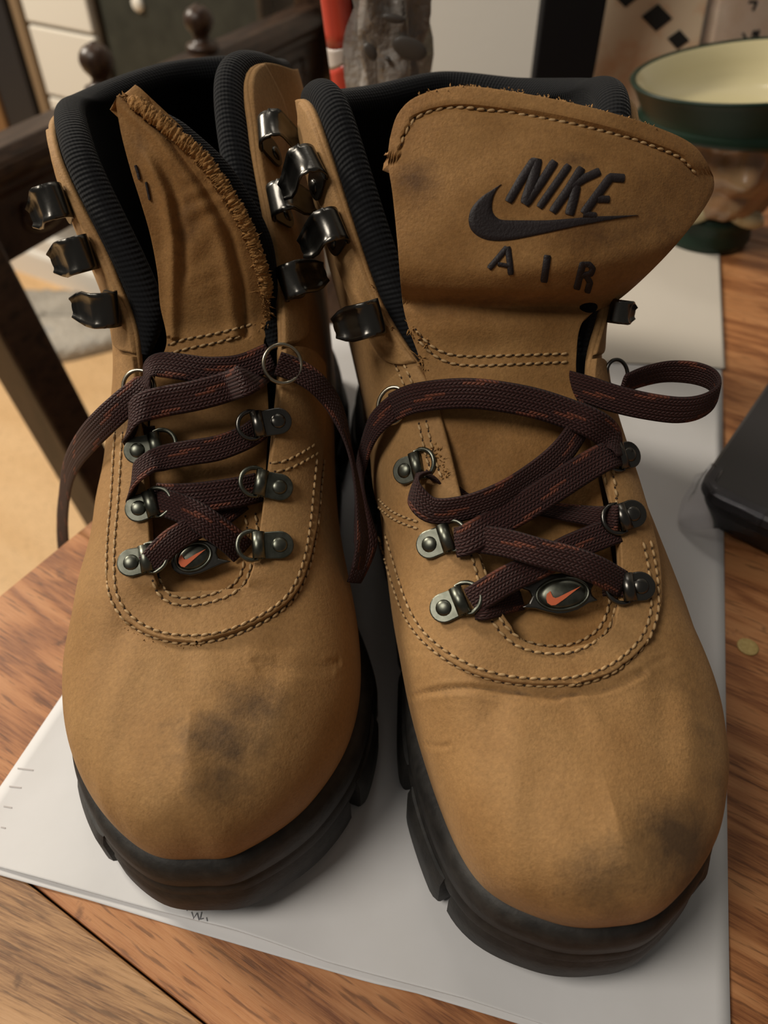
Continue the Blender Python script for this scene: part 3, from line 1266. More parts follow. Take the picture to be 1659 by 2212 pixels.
def overlay_panel(B, outer, u_front, u_end, name='eyestay_panel', lift=0.0017, m=26):
    """raised U-shaped overlay round the lacing: from the outer seam line (drawn on the upper) up to the opening's edge"""
    P = B.grid_P
    flat = P.reshape(-1, 3)
    nt = P.shape[1]
    us, ts = [], []
    half = B.up.n / 2
    for x, y in resample(outer, 6.0):
        q = np.array(B.hit(x, y)[0])
        k = int(np.argmin(np.sum((flat - q) ** 2, axis=1)))
        us.append(((B.grid_u[k // nt] + half) % B.up.n) - half)
        ts.append(B.grid_t[k % nt])
    us, ts = np.array(us), np.array(ts)
    u_front = float(np.min(np.abs(us[ts > 0.93]))) if np.any(ts > 0.93) else u_front
    rows = []
    for sg in (-1, 1):
        sel = us * sg > 0
        uu, tt = us[sel] * sg, ts[sel]
        o = np.argsort(uu)
        uu, tt = uu[o], tt[o]
        xs = np.concatenate([np.linspace(u_front, 4.0, 46), np.linspace(4.0, u_end, 60)[1:]])
        te = np.interp(xs, uu, tt)
        ker = np.hanning(9)
        ker /= ker.sum()
        te = np.convolve(np.pad(te, 4, mode='edge'), ker, mode='valid')
        te[0] = 0.995
        part = []
        for x, t0 in zip(xs, te):
            w = np.concatenate([[0, 0.012, 0.035], np.linspace(0.07, 0.96, m - 6), [0.98, 0.995, 1.0]])
            tt_ = t0 + (1 - t0) * w
            c = B.F.w(B.up.at([sg * x], tt_))[0]
            e = 2e-3
            c2 = B.F.w(B.up.at([sg * x + e], tt_))[0] - c
            c3 = B.F.w(B.up.at([sg * x], np.clip(tt_ + e, 0, 1.2)))[0] - c
            nn = np.cross(c2, c3) * B.nsign
            nn /= np.linalg.norm(nn, axis=1, keepdims=True) + 1e-12
            part.append((c, nn))
        rows.append(part)
    # the two sides meet on the centre line: share the normals there
    a, b = rows
    for i in range(46):
        n_ = a[i][1][-1] + b[i][1][-1]
        n_ /= np.linalg.norm(n_)
        if a[i][0][-1][2] > 0 and np.linalg.norm(a[i][0][-1] - b[i][0][-1]) < 5e-4:
            a[i][1][-1] = b[i][1][-1] = n_
            a[i][0][-1] = b[i][0][-1] = 0.5 * (a[i][0][-1] + b[i][0][-1])
    mb = MB()
    for part in rows:
        grid = []
        for i, (c, nn) in enumerate(part):
            joined = np.linalg.norm(a[min(i, len(a) - 1)][0][-1] - b[min(i, len(b) - 1)][0][-1]) < 5e-4
            row = []
            mm = len(c)
            for j in range(mm):
                h = lift
                if j == 0:
                    h = -0.0008
                elif j == 1:
                    h = lift * 0.72
                if not joined:
                    if j == mm - 1:
                        h = -0.0012
                    elif j == mm - 2:
                        h = lift * 0.7
                row.append(tuple(c[j] + nn[j] * h))
            grid.append(row)
        mb.grid(grid, flip=(part is rows[0]))
    o = mb.build(name, M_LEATHER, B.root)
    if sum((p.normal * p.area for p in o.data.polygons), Vector()).z < 0:
        o.data.flip_normals()
    m_ = o.modifiers.new('weld', 'WELD')
    m_.merge_threshold = 0.0002
    B.add_pool(o)
    return o


def stitches(B, lines, name='stitching', step=0.00245, r=0.00042, mat=None, kind='stuff', lift=0.0):
    th, ho = MB(), MB()
    for pts in lines:
        c = B.curve(pts, step)
        for k in range(len(c) - 1):
            p = (c[k][0] + c[k + 1][0]) / 2
            n = (c[k][1] + c[k + 1][1]).normalized()
            t = c[k + 1][0] - c[k][0]
            ln = t.length
            if ln > 0.006 or ln < 1e-5:
                continue
            t.normalize()
            s = n.cross(t).normalized()
            # slight twist of each stitch, as pulled thread has
            t2 = (t + s * 0.16).normalized()
            s2 = n.cross(t2).normalized()
            th.ellipsoid(p + n * (0.00022 + lift), t2 * step * 0.45, s2 * r, n * r * 0.9, 6, 4)
            ho.ellipsoid(c[k][0] + n * (-0.00003 + lift), t * step * 0.17, s * r * 0.85, n * 0.00016, 6, 4)
    o = th.build(name, mat or M_THREAD, B.root, kind=kind)
    h = ho.build('needle_holes', M_HOLE, B.root, kind=kind)
    return o


def fray(B, lines, name='frayed_edge', n_per=1.0, length=0.0022, mat=None, seed=3):
    rr = random.Random(seed)
    mb = MB()
    for pts in lines:
        c = B.curve(pts, 0.0005 / n_per)
        for k in range(1, len(c) - 1):
            p, n = c[k]
            t = (c[k + 1][0] - c[k - 1][0]).normalized()
            s = n.cross(t).normalized()
            d = (s * rr.uniform(-1, 1) + n * rr.uniform(0.1, 1.0) + t * rr.uniform(-0.7, 0.7)).normalized()
            ln = length * rr.uniform(0.3, 1.0) * (1.9 if rr.random() < 0.06 else 1)
            w = rr.uniform(0.00012, 0.00035)
            sd = d.cross(n if abs(d.dot(n)) < 0.9 else t).normalized()
            a = p - n * 0.0004 + s * rr.uniform(-0.0007, 0.0007)
            bend = (n.cross(d)) * rr.uniform(-0.4, 0.4) * ln
            m_ = a + d * ln * 0.55 + bend * 0.4
            e = a + d * ln + bend
            nn = d.cross(sd) * w * 0.6
            v = [a + sd * w, a - sd * w, a + nn, m_ + sd * w * 0.8, m_ - sd * w * 0.8, m_ + nn, e]
            f = [(0, 1, 4, 3), (1, 2, 5, 4), (2, 0, 3, 5), (3, 4, 6), (4, 5, 6), (5, 3, 6)]
            mb.add(v, f)
    return mb.build(name, mat or M_SUEDE, B.root, kind='stuff', label='raw fuzzy torn leather edge')


def cuff_panel(B, sg, u0, u1, t0, lift=0.0012, name='cuff_panel'):
    """raised leather panel that carries the speed hooks, along the front edge of one cuff flap"""
    us = np.linspace(u0, u1, 70)
    mb = MB()
    grid = []
    for i, x in enumerate(us):
        f = min(1.0, i / 9.0, (len(us) - 1 - i) / 5.0)
        te = t0 + (0.985 - t0) * (1 - math.sqrt(max(0.0, 1 - (1 - f) ** 2)))
        w = np.array([0, 0.02, 0.06, 0.2, 0.4, 0.6, 0.8, 0.94, 0.985, 1.0])
        tt = te + (0.998 - te) * w
        c = B.F.w(B.up.at([sg * x], tt))[0]
        c2 = B.F.w(B.up.at([sg * x + 2e-3], tt))[0] - c
        c3 = B.F.w(B.up.at([sg * x], tt + 2e-3))[0] - c
        nn = np.cross(c2, c3) * B.nsign
        nn /= np.linalg.norm(nn, axis=1, keepdims=True) + 1e-12
        row = []
        for j in range(len(w)):
            h = lift * (0.0 if j in (0, len(w) - 1) else (0.8 if j in (1, len(w) - 2) else 1.0))
            if i in (0, len(us) - 1):
                h = 0.0
            if h == 0.0:
                h = -0.0006
            row.append(tuple(c[j] + nn[j] * h))
        grid.append(row)
    mb.grid(grid, flip=(sg < 0))
    o = mb.build(name, M_LEATHER, B.root)
    return o


def suede_edge(B, pts3, name='raw_edge', r=0.0016, seed=2):
    """lumpy raw suede edge along a 3D polyline [(point, normal)]"""
    rr = random.Random(seed)
    P = np.array([list(p) for p in pts3])
    d = catmull(P, np.linspace(0, len(P) - 1, 260))
    T = np.gradient(d, axis=0)
    T /= np.linalg.norm(T, axis=1, keepdims=True)
    rows = []
    for i in range(len(d)):
        t = Vector(T[i])
        v = (CAMP - Vector(d[i])).normalized()
        e1 = t.cross(v).normalized()
        e2 = e1.cross(t).normalized()
        f = min(1, i / 8, (len(d) - 1 - i) / 8)
        row = []
        for k in range(12):
            a = 2 * math.pi * k / 12
            q = r * (0.35 + 0.65 * f) * (1 + rr.uniform(-0.32, 0.38))
            row.append(Vector(d[i]) + e1 * math.cos(a) * q + e2 * math.sin(a) * q * 0.8)
        rows.append(row)
    mb = MB()
    mb.grid(rows, closed_u=True)
    return mb.build(name, M_SUEDE, B.root, label='raw fuzzy torn suede edge of the tongue')


def ribbon(mb, pts, width=0.0070, thick=0.0011, u0=0.0, sub=6):
    """pts: list of (point, face normal[, width factor]); a flat braided lace of real thickness"""
    P = np.array([list(p[0]) for p in pts])
    Nn = np.array([list(p[1]) for p in pts])
    Wf = np.array([[p[2] if len(p) > 2 else 1.0] for p in pts])
    n = len(P)
    t = np.linspace(0, n - 1, (n - 1) * sub + 1)
    P, Nn, Wf = catmull(P, t), catmull(Nn, t), catmull(Wf, t)[:, 0]
    T = np.gradient(P, axis=0)
    T /= np.linalg.norm(T, axis=1, keepdims=True) + 1e-12
    Nn -= T * np.sum(T * Nn, axis=1, keepdims=True)
    Nn /= np.linalg.norm(Nn, axis=1, keepdims=True) + 1e-12
    S = np.cross(T, Nn)
    L = np.concatenate([[0], np.cumsum(np.linalg.norm(np.diff(P, axis=0), axis=1))]) + u0
    hw = width / 2
    sec = []
    K = 7
    for k in range(K + 1):
        x = -1 + 2 * k / K
        sec.append((x * hw * 0.97, thick / 2 * (1 - 0.55 * abs(x) ** 4), (x + 1) / 2))
    prof = [(-hw, 0, 0.0)] + sec + [(hw, 0, 1.0)] + [(x, -y, v) for x, y, v in sec[::-1]]
    rows, uv = [], []
    for i in range(len(P)):
        rows.append([P[i] + S[i] * x * Wf[i] + Nn[i] * y for x, y, v in prof])
        uv += [(L[i], v) for x, y, v in prof]
    n0 = len(mb.v)
    mb.grid([[tuple(q) for q in r] for r in rows], closed_u=True, uv=uv)
    nc = len(prof)
    mb.f.append(tuple(n0 + k for k in reversed(range(nc))))
    mb.f.append(tuple(n0 + (len(P) - 1) * nc + k for k in range(nc)))


def lace_path(B, pts):
    """(px, py, lift) -> ribbon points of a taut lace: straight between its ends unless the boot lifts it"""
    f = [depth_of(B.hit(p[0], p[1])[0]) for p in pts]
    f[0] = depth_of(B.hit(pts[0][0], pts[0][1])[0])
    n = len(pts)
    d = [0.0]
    for i in range(1, n):
        d.append(d[-1] + math.hypot(pts[i][0] - pts[i - 1][0], pts[i][1] - pts[i - 1][1]))
    out = []
    ff = []
    for i in range(n):
        ln = f[0] + (f[-1] - f[0]) * d[i] / d[-1]
        ff.append(min(f[i], ln) - pts[i][2])
    for i in range(n):
        loc = depth_pt(pts[i][0], pts[i][1], ff[i])
        nn = B.nrm(pts[i][0], pts[i][1], 12)
        view = (CAMP - loc).normalized()
        nn = (nn * 0.4 + view * 0.6).normalized()
        out.append((loc, nn, pts[i][3] if len(pts[i]) > 3 else 1.0))
    return out


def lace_loop(B, rivet, strap, size=1.0, ring_open=1.0, mat=None, ring_mat=None, ring_rise=0.05, ring=True, ring_px=None):
    """riveted metal plate with a rolled strap that carries a D-ring"""
    mat = mat or M_METAL
    p, n0 = B.hit(*rivet)
    n = (n0 * 0.4 + B.nrm(rivet[0], rivet[1], 12)).normalized()
    n = (n * 0.6 + (CAMP - p).normalized() * 0.4).normalized()     # the riveted strap pulls its plate round towards the lacing
    p = p + n * 0.0005
    q = on_plane(strap[0], strap[1], p, n)
    t = q - p
    t = (t - n * t.dot(n))
    dl = t.length
    t.normalize()
    s = n.cross(t).normalized()
    k = size
    w = 0.0037 * k
    mb = MB()
    # plate: half round behind the rivet, straight towards the strap
    out = []
    for i in range(13):
        a = math.pi / 2 + math.pi * i / 12
        out.append(p + t * math.cos(a) * w + s * math.sin(a) * w)
    out += [p + t * dl - s * w * 0.95, p + t * dl + s * w * 0.95]
    base = [x + n * 0.0004 for x in out]
    mb.prism(base, n * 0.0008 * k)
    plate = mb.build('lace_loop', mat, B.root, smooth=False)
    add_bevel(plate, 0.00035, 2)
    mb = MB()
    mb.ellipsoid(p + n * 0.0011 * k, t * 0.0021 * k, s * 0.0021 * k, n * 0.0009 * k, 16, 8)
    mb.build('rivet', mat, plate)
    mb = MB()
    c = p + t * (dl + 0.0004) + n * 0.0014 * k
    rows = []
    for i in range(13):
        a = -0.6 + 5.2 * i / 12
        d = n * math.sin(a + 0.4) * 0.0016 * k + t * math.cos(a + 0.4) * 0.0017 * k
        rows.append([c + d - s * w * 0.93, c + d * 1.0 + s * w * 0.93])
    mb.grid(rows)
    st = mb.build('strap', mat, plate)
    m = st.modifiers.new('thickness', 'SOLIDIFY')
    m.thickness = 0.0005
    if ring:
        # D-ring wire: straight bar inside the strap, bow towards the lacing
        tt = (t + n * ring_rise).normalized()
        h = w * 1.05
        ex = 0.0048 * k * ring_open
        pts = []
        for i in range(17):
            a = -math.pi / 2 + math.pi * i / 16
            pts.append(c + s * math.sin(a) * h + tt * (0.0006 + math.cos(a) ** 0.8 * ex if math.cos(a) > 1e-6 else 0.0006))
        mb = MB()
        mb.tube(pts, 0.00062 * k, 10, closed=True)
        mb.build('ring', ring_mat or mat, plate)
    return plate


def o_ring(B, center, rad_m, axis_tilt, lift=0.002, wire=0.00055, mat=None, name='lace_ring', squash=1.0):
    """round wire ring standing off the leather"""
    c, n = B.hit(center[0], center[1], lift)
    view = (CAMP - c).normalized()
    ax = (view + Vector(axis_tilt)).normalized()
    e1 = ax.orthogonal().normalized()
    e1 = Vector((0, 0, 1)) - ax * ax.z
    e1.normalize()
    e2 = ax.cross(e1)
    mb = MB()
    mb.tube([c + e1 * math.cos(a) * rad_m + e2 * math.sin(a) * rad_m * squash for a in np.linspace(0, 2 * math.pi, 40, endpoint=False)], wire, 10, closed=True)
    return mb.build(name, mat or M_BRASS, B.root)


def speed_hook(B, p, n, t, size=1.0, mat=None):
    """p: point on the leather, n: outward normal, t: direction away from the opening; the sheet curls out and back"""
    mat = mat or M_METAL_D
    p, n, t = Vector(p), Vector(n).normalized(), Vector(t)
    t = (t - n * t.dot(n)).normalized()
    e = n.cross(t).normalized()          # along the flap edge
    k = size
    hw = 0.0042 * k
    # base plate
    mb = MB()
    out = []
    for i in range(12):
        a = -math.pi / 2 + math.pi * i / 11
        out.append(p + t * (0.003 * k + math.cos(a) * 0.0035 * k) + e * math.sin(a) * 0.0038 * k)
    out += [p - t * 0.003 * k + e * 0.0038 * k, p - t * 0.003 * k - e * 0.0038 * k]
    mb.prism([x + n * 0.0002 for x in out], n * 0.0007)
    plate = mb.build('speed_hook', mat, B.root, smooth=False)
    add_bevel(plate, 0.0003, 2)
    # the curled hook
    rows = []
    prof = []
    for i in range(15):
        a = -math.pi / 2 - math.pi * 0.98 * i / 14
        prof.append((-0.003 * k + 0.0030 * k * math.cos(a), 0.0036 * k + 0.0030 * k * math.sin(a)))
    prof.append((0.0005 * k, 0.0067 * k))
    prof.append((0.0032 * k, 0.0072 * k))
    prof.append((0.0050 * k, 0.0086 * k))
    npf = len(prof)
    for i, (x, y) in enumerate(prof):
        fl = 1.0 + 0.10 * (max(0, i - 12) / 6.0) ** 2
        tip = 1.0 if i < npf - 2 else (0.86 if i == npf - 2 else 0.55)
        row = []
        for j in range(9):
            f = -1 + j / 4.0
            flare = 0.0009 * k * max(0, abs(f) - 0.6) / 0.4
            row.append(p + t * (x + (0.0 if i < 10 else -0.0008 * k * abs(f) ** 2)) + n * (y + (flare if i > 11 else 0)) + e * f * hw * tip * fl)
        rows.append(row)
    mb = MB()
    mb.grid(rows)
    h = mb.build('hook_curl', mat, plate)
    m = h.modifiers.new('thickness', 'SOLIDIFY')
    m.thickness = 0.0006
    mb = MB()
    mb.ellipsoid(p + t * 0.0035 * k + n * 0.0009, t * 0.0019 * k, e * 0.0019 * k, n * 0.0008, 14, 6)
    mb.build('rivet', mat, plate)
    return plate


def strip_on(B, mb, top, bot, lift, n=40):
    """fill between two px polylines on the boot surface, as a raised patch"""
    def even(P, n):
        P = np.array(P, float)
        d = catmull(P, np.linspace(0, len(P) - 1, 300)) if len(P) > 2 else np.stack([P[0] + (P[1] - P[0]) * w for w in np.linspace(0, 1, 50)])
        return d[np.linspace(0, len(d) - 1, n).astype(int)]
    a, b = even(top, n), even(bot, n)
    rows = []
    for k in range(n):
        row = []
        for w, h in ((0, -0.0003), (0.04, lift * 0.8), (0.25, lift), (0.5, lift * 1.1), (0.75, lift), (0.96, lift * 0.8), (1, -0.0003)):
            p = a[k] * (1 - w) + b[k] * w
            loc, nr = B.hit(p[0], p[1])
            row.append(loc + nr * h)
        rows.append(row)
    mb.grid(rows)


def depth_pt(px, py, f):
    c = math.sqrt(0.5)
    return CAMP + ray(px, py) * f


def depth_of(p):
    c = math.sqrt(0.5)
    return (p[1] - (p[2] - CAM_H)) * c


def on_plane(px, py, p, n):
    r = ray(px, py)
    return CAMP + r * ((Vector(p) - CAMP).dot(n) / r.dot(n))


def stroke(B, mb, pts, width, lift=0.0006):
    """embroidered stroke of given px width along a px polyline"""
    P = np.array(pts, float)
    d = np.concatenate([[P[0] + (P[1] - P[0]) * 0.0], P[1:]])
    q = []
    for i in range(len(d) - 1):
        for w in np.linspace(0, 1, 9)[: (9 if i == len(d) - 2 else 8)]:
            q.append(d[i] * (1 - w) + d[i + 1] * w)
    q = np.array(q)
    t = np.gradient(q, axis=0)
    t /= np.linalg.norm(t, axis=1, keepdims=True)
    s = np.stack([-t[:, 1], t[:, 0]], 1)
    rows = []
    for k in range(len(q)):
        wf = 0.8 if k in (0, len(q) - 1) else 1.0
        row = []
        for w, h in ((-1, -0.0001), (-0.95, lift * 0.85), (0, lift), (0.95, lift * 0.85), (1, -0.0001)):
            p = q[k] + s[k] * w * width / 2 * wf
            loc, nr = B.hit(p[0], p[1])
            row.append(loc + nr * h)
        rows.append(row)
    mb.grid(rows)

FR = Frame(0.0515, 0.0558, -7.5)
FL = Frame(-0.0443, 0.0728, -3.0)


def side(feather, ridge, sg, m2=None, wide=None):
    """feather: S1..S10 (a, |b|, z); ridge S4..S10 given, S1..S3 on the centre line"""
    M1 = [(-0.005, 1.15, 0.050), (-0.003, 1.11, 0.053), (-0.001, 1.09, 0.054), (0.0, 1.06, 0.055), (-0.002, 1.04, 0.056), (-0.002, 1.0, 0.06), (0, 0.96, 0.068), (0.002, 0.96, 0.073), (0.003, 0.96, 0.072), (0.003, 0.95, 0.068)]
    M2 = m2
    R = [(0.027, 0, 0.0645), (0.040, 0, 0.0665), (0.0530, 0, 0.0695)] + ridge
    out = []
    for i in range(10):
        f = feather[i]
        if wide and i in wide:
            M1[i] = (M1[i][0], wide[i], M1[i][2])
        out.append(station((f[0], sg * f[1], f[2]), (R[i][0], sg * R[i][1], R[i][2]), M1[i], (M2[i][0], sg * M2[i][1], M2[i][2])))
    return out


TOE = [(0.0025, 0.0, 0.034), (-0.0035, 0.0, 0.047), (0.003, 0.0, 0.0625), (0.018, 0, 0.063)]
HEEL = [(0.256, 0, 0.031), (0.264, 0, 0.065), (0.252, 0, 0.11), (0.246, 0, 0.141)]

# image-right boot: plus is its outer side
R_plus = side(
    [(0.0035, 0.012, 0.0330), (0.0165, 0.0295, 0.031), (0.0375, 0.0410, 0.029), (0.065, 0.0445, 0.027), (0.10, 0.0440, 0.026), (0.135, 0.041, 0.026), (0.165, 0.038, 0.027), (0.195, 0.035, 0.028), (0.225, 0.031, 0.029), (0.247, 0.021, 0.030)],
    [(0.0590, 0.0130, 0.0725), (0.080, 0.0185, 0.0835), (0.114, 0.019, 0.103), (0.132, 0.027, 0.119), (0.163, 0.0385, 0.1525), (0.200, 0.0415, 0.149), (0.232, 0.026, 0.142)],
    1,
    [(0.005, 0.011, 0.0617), (0.018, 0.025, 0.0630), (0.038, 0.034, 0.0670), (0.058, 0.036, 0.0745), (0.084, 0.034, 0.085), (0.120, 0.031, 0.100), (0.148, 0.034, 0.112), (0.182, 0.041, 0.125), (0.220, 0.036, 0.122), (0.244, 0.022, 0.112)])
R_minus = side(
    [(0.0045, 0.013, 0.0330), (0.0150, 0.0265, 0.031), (0.0350, 0.0325, 0.029), (0.062, 0.0340, 0.027), (0.10, 0.0285, 0.026), (0.135, 0.0275, 0.026), (0.165, 0.029, 0.027), (0.195, 0.034, 0.028), (0.225, 0.031, 0.029), (0.247, 0.021, 0.030)],
    [(0.0590, 0.0130, 0.0725), (0.080, 0.0190, 0.0835), (0.116, 0.0235, 0.103), (0.138, 0.036, 0.119), (0.173, 0.048, 0.1535), (0.203, 0.051, 0.149), (0.232, 0.028, 0.142)],
    -1,
    [(0.005, 0.011, 0.0617), (0.017, 0.0225, 0.0630), (0.037, 0.0285, 0.0670), (0.058, 0.0325, 0.0745), (0.084, 0.0345, 0.085), (0.120, 0.0355, 0.100), (0.152, 0.047, 0.112), (0.184, 0.057, 0.126), (0.222, 0.046, 0.122), (0.244, 0.024, 0.112)], wide={2: 1.12, 3: 1.30, 4: 1.72, 5: 1.66, 6: 1.36})
# image-left boot: minus is its outer side
L_minus = side(
    [(0.0020, 0.013, 0.0330), (0.0160, 0.0280, 0.031), (0.0375, 0.0390, 0.029), (0.065, 0.0420, 0.027), (0.10, 0.042, 0.026), (0.135, 0.040, 0.026), (0.165, 0.037, 0.027), (0.195, 0.035, 0.028), (0.225, 0.031, 0.029), (0.247, 0.021, 0.030)],
    [(0.0540, 0.0105, 0.0720), (0.077, 0.0145, 0.0835), (0.104, 0.0175, 0.102), (0.117, 0.0205, 0.117), (0.149, 0.0385, 0.1455), (0.190, 0.0455, 0.1445), (0.232, 0.026, 0.142)],
    -1,
    [(0.005, 0.011, 0.0617), (0.018, 0.0245, 0.0630), (0.038, 0.032, 0.0670), (0.058, 0.034, 0.0745), (0.084, 0.033, 0.085), (0.115, 0.034, 0.100), (0.138, 0.039, 0.112), (0.172, 0.050, 0.125), (0.216, 0.038, 0.122), (0.244, 0.022, 0.112)])
L_plus = side(
    [(0.0010, 0.010, 0.0330), (0.0125, 0.0255, 0.031), (0.0330, 0.0370, 0.029), (0.060, 0.0395, 0.027), (0.10, 0.030, 0.026), (0.135, 0.0285, 0.026), (0.165, 0.030, 0.027), (0.195, 0.034, 0.028), (0.225, 0.031, 0.029), (0.247, 0.021, 0.030)],
    [(0.0540, 0.0120, 0.0720), (0.077, 0.0165, 0.0835), (0.104, 0.021, 0.102), (0.125, 0.021, 0.118), (0.174, 0.014, 0.1555), (0.208, 0.026, 0.149), (0.234, 0.022, 0.142)],
    1,
    [(0.005, 0.011, 0.0617), (0.017, 0.0225, 0.0630), (0.037, 0.0285, 0.0670), (0.058, 0.032, 0.0745), (0.084, 0.033, 0.085), (0.115, 0.034, 0.100), (0.144, 0.034, 0.112), (0.186, 0.030, 0.127), (0.220, 0.034, 0.122), (0.244, 0.022, 0.112)], wide={3: 1.08, 4: 1.36, 5: 1.36, 6: 1.2})

TOE_R = [(0.0015, 0.0, 0.0335), (-0.0035, 0.0, 0.050), (0.003, 0.0, 0.0620), (0.018, 0, 0.0635)]
TOE_L = [(-0.0005, 0.0, 0.0335), (-0.0050, 0.0, 0.050), (0.002, 0.0, 0.0620), (0.018, 0, 0.0635)]
UR = Upper(FR, R_minus, R_plus, TOE_R, HEEL)
UL = Upper(FL, L_minus, L_plus, TOE_L, HEEL)
BR = Boot('R', FR, UR, 'tan hiking boot whose tongue stands upright showing its dark embroidered logo')
BL = Boot('L', FL, UL, 'tan hiking boot whose tongue is folded over, with a frayed edge, no lettering shown')


def pre_hit_factory(B):
    g = B.F.w(B.up.at(np.linspace(0, B.up.n, 200, endpoint=False), np.linspace(0, 1, 40)))
    n, m = g.shape[:2]
    V = [Vector(p) for p in g.reshape(-1, 3)]
    fs = [(i * m + k, ((i + 1) % n) * m + k, ((i + 1) % n) * m + k + 1, i * m + k + 1) for i in range(n) for k in range(m - 1)]
    bv = BVHTree.FromPolygons(V, fs)

    def f(px, py):
        loc, nn, i, d = bv.ray_cast(CAMP, ray(px, py).normalized())
        if loc is None:
            loc = bv.find_nearest(CAMP + ray(px, py) * 0.24)[0]
        return loc
    return f


for B in (BR, BL):
    B.pre_hit = pre_hit_factory(B)

CR_R = [([(885, 1508), (940, 1491), (1000, 1485), (1080, 1492), (1180, 1503), (1260, 1497), (1330, 1480), (1390, 1452)], 0.0007, 0.0008),
        ([(930, 1500), (1000, 1494), (1060, 1502), (1130, 1513), (1210, 1511)], 0.0006, 0.0004), ([(1340, 1468), (1400, 1440), (1440, 1420)], 0.0007, 0.0003),
        ([(895, 1612), (925, 1609), (950, 1614), (970, 1609)], 0.0006, 0.0005), ([(905, 1620), (940, 1618)], 0.0005, 0.0003), ([(868, 1412), (900, 1405), (930, 1410)], 0.0006, 0.0003)]
CR_L = [([(555, 1428), (600, 1437), (650, 1440), (700, 1436), (730, 1430)], 0.0010, 0.00042), ([(565, 1446), (610, 1453), (660, 1455), (715, 1449)], 0.0009, 0.0003),
        ([(600, 1422), (640, 1425), (690, 1421)], 0.0009, 0.0002)]
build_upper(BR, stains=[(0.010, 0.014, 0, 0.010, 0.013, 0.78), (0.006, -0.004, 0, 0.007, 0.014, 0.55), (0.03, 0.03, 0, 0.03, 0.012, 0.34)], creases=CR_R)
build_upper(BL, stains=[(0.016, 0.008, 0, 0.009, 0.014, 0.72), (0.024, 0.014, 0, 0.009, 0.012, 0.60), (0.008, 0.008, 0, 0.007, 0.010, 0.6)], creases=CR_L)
def roll(u):
    return 0.0058

# upper overlays (U-shaped eyestay panels) with their seams
OUT_R = [(808, 985), (815, 1050), (835, 1120), (858, 1200), (885, 1300), (925, 1380), (980, 1435), (1060, 1468), (1150, 1482), (1250, 1478), (1330, 1450), (1390, 1395), (1418, 1330), (1420, 1270), (1412, 1200), (1395, 1120), (1375, 1050)]
OUT_L = [(262, 900), (250, 1000), (243, 1100), (238, 1200), (240, 1280), (262, 1330), (310, 1368), (370, 1387), (430, 1388), (500, 1372), (580, 1335), (640, 1280), (668, 1200), (682, 1100), (690, 1000), (695, 930)]
overlay_panel(BR, OUT_R, 2.55, 6.25)
overlay_panel(BL, OUT_L, 2.55, 6.25)


def roll(u):
    return 0.0046


build_lining(BR, 6.3, UR.n - 6.3, roll)
build_lining(BL, 6.3, UL.n - 6.3, roll)
for B in (BR, BL):
    u = np.linspace(0, B.up.n, 90, endpoint=False)
    g = B.up.at(u, [0.06])[:, 0]
    g = (g - g.mean(0)) * np.array([0.97, 0.93, 1]) + g.mean(0)
    mb = MB()
    mb.v = [tuple(p) for p in B.F.w(g)] + [tuple(B.F.w(np.array([0.12, 0, 0.030])))]
    mb.uv = [(p[0], p[1]) for p in mb.v]
    mb.f = [(i, (i + 1) % 90, 90) for i in range(90)]
    mb.build('footbed', M_KNIT, B.root)



def lugs(toe0, toe1, minus, plus):
    out = [(toe0, toe1, 0.0004, 0.013)]
    for a, b in minus:
        out.append((-b, -a, 0.0019, 0.017))
    for a, b in plus:
        out.append((a, b, 0.0019, 0.017))
    return out + [(9.9, 12.1, 0.0008, 0.018)]


build_sole(BR, lugs(-2.3, 1.85, ((2.45, 3.55), (3.78, 4.7), (4.9, 5.8), (6.0, 6.9), (7.1, 8.0), (8.2, 9.7)), ((2.0, 2.9), (3.1, 4.1), (4.3, 5.2), (5.4, 6.3), (6.5, 7.4), (7.6, 8.5), (8.7, 9.7))))
build_sole(BL, lugs(-1.75, 2.55, ((1.9, 2.9), (3.1, 4.1), (4.3, 5.2), (5.4, 6.3), (6.5, 7.4), (7.6, 8.5), (8.7, 9.7)), ((2.72, 3.6), (3.78, 4.7), (4.9, 5.8), (6.0, 6.9), (7.1, 8.0), (8.2, 9.7))))

# tongues
TR = ([(842, 300), (860, 245), (905, 206), (1000, 186), (1150, 205), (1300, 238), (1420, 275), (1500, 315), (1540, 375)],
      [(1050, 1380), (1110, 1420), (1200, 1435), (1290, 1415), (1345, 1340)],
      [(842, 300), (838, 350), (848, 420), (858, 520), (868, 640), (880, 700), (905, 770), (930, 850), (955, 950), (985, 1100), (1015, 1230), (1050, 1380)],
      [(1540, 375), (1540, 415), (1500, 480), (1430, 562), (1340, 645), (1262, 690), (1245, 770), (1250, 850), (1275, 950), (1305, 1100), (1325, 1220), (1345, 1340)])
PROF_R = [(0.0640, 0.042), (0.0665, 0.054), (0.0695, 0.0630), (0.0755, 0.0735), (0.084, 0.0860), (0.095, 0.101), (0.104, 0.112), (0.110, 0.1175), (0.116, 0.1225), (0.121, 0.1245), (0.126, 0.1205), (0.134, 0.1195), (0.150, 0.130), (0.165, 0.146), (0.18, 0.165)]


def g2(x, y, cx, cy, rx, ry):
    return math.exp(-((x - cx) / rx) ** 2 - ((y - cy) / ry) ** 2)


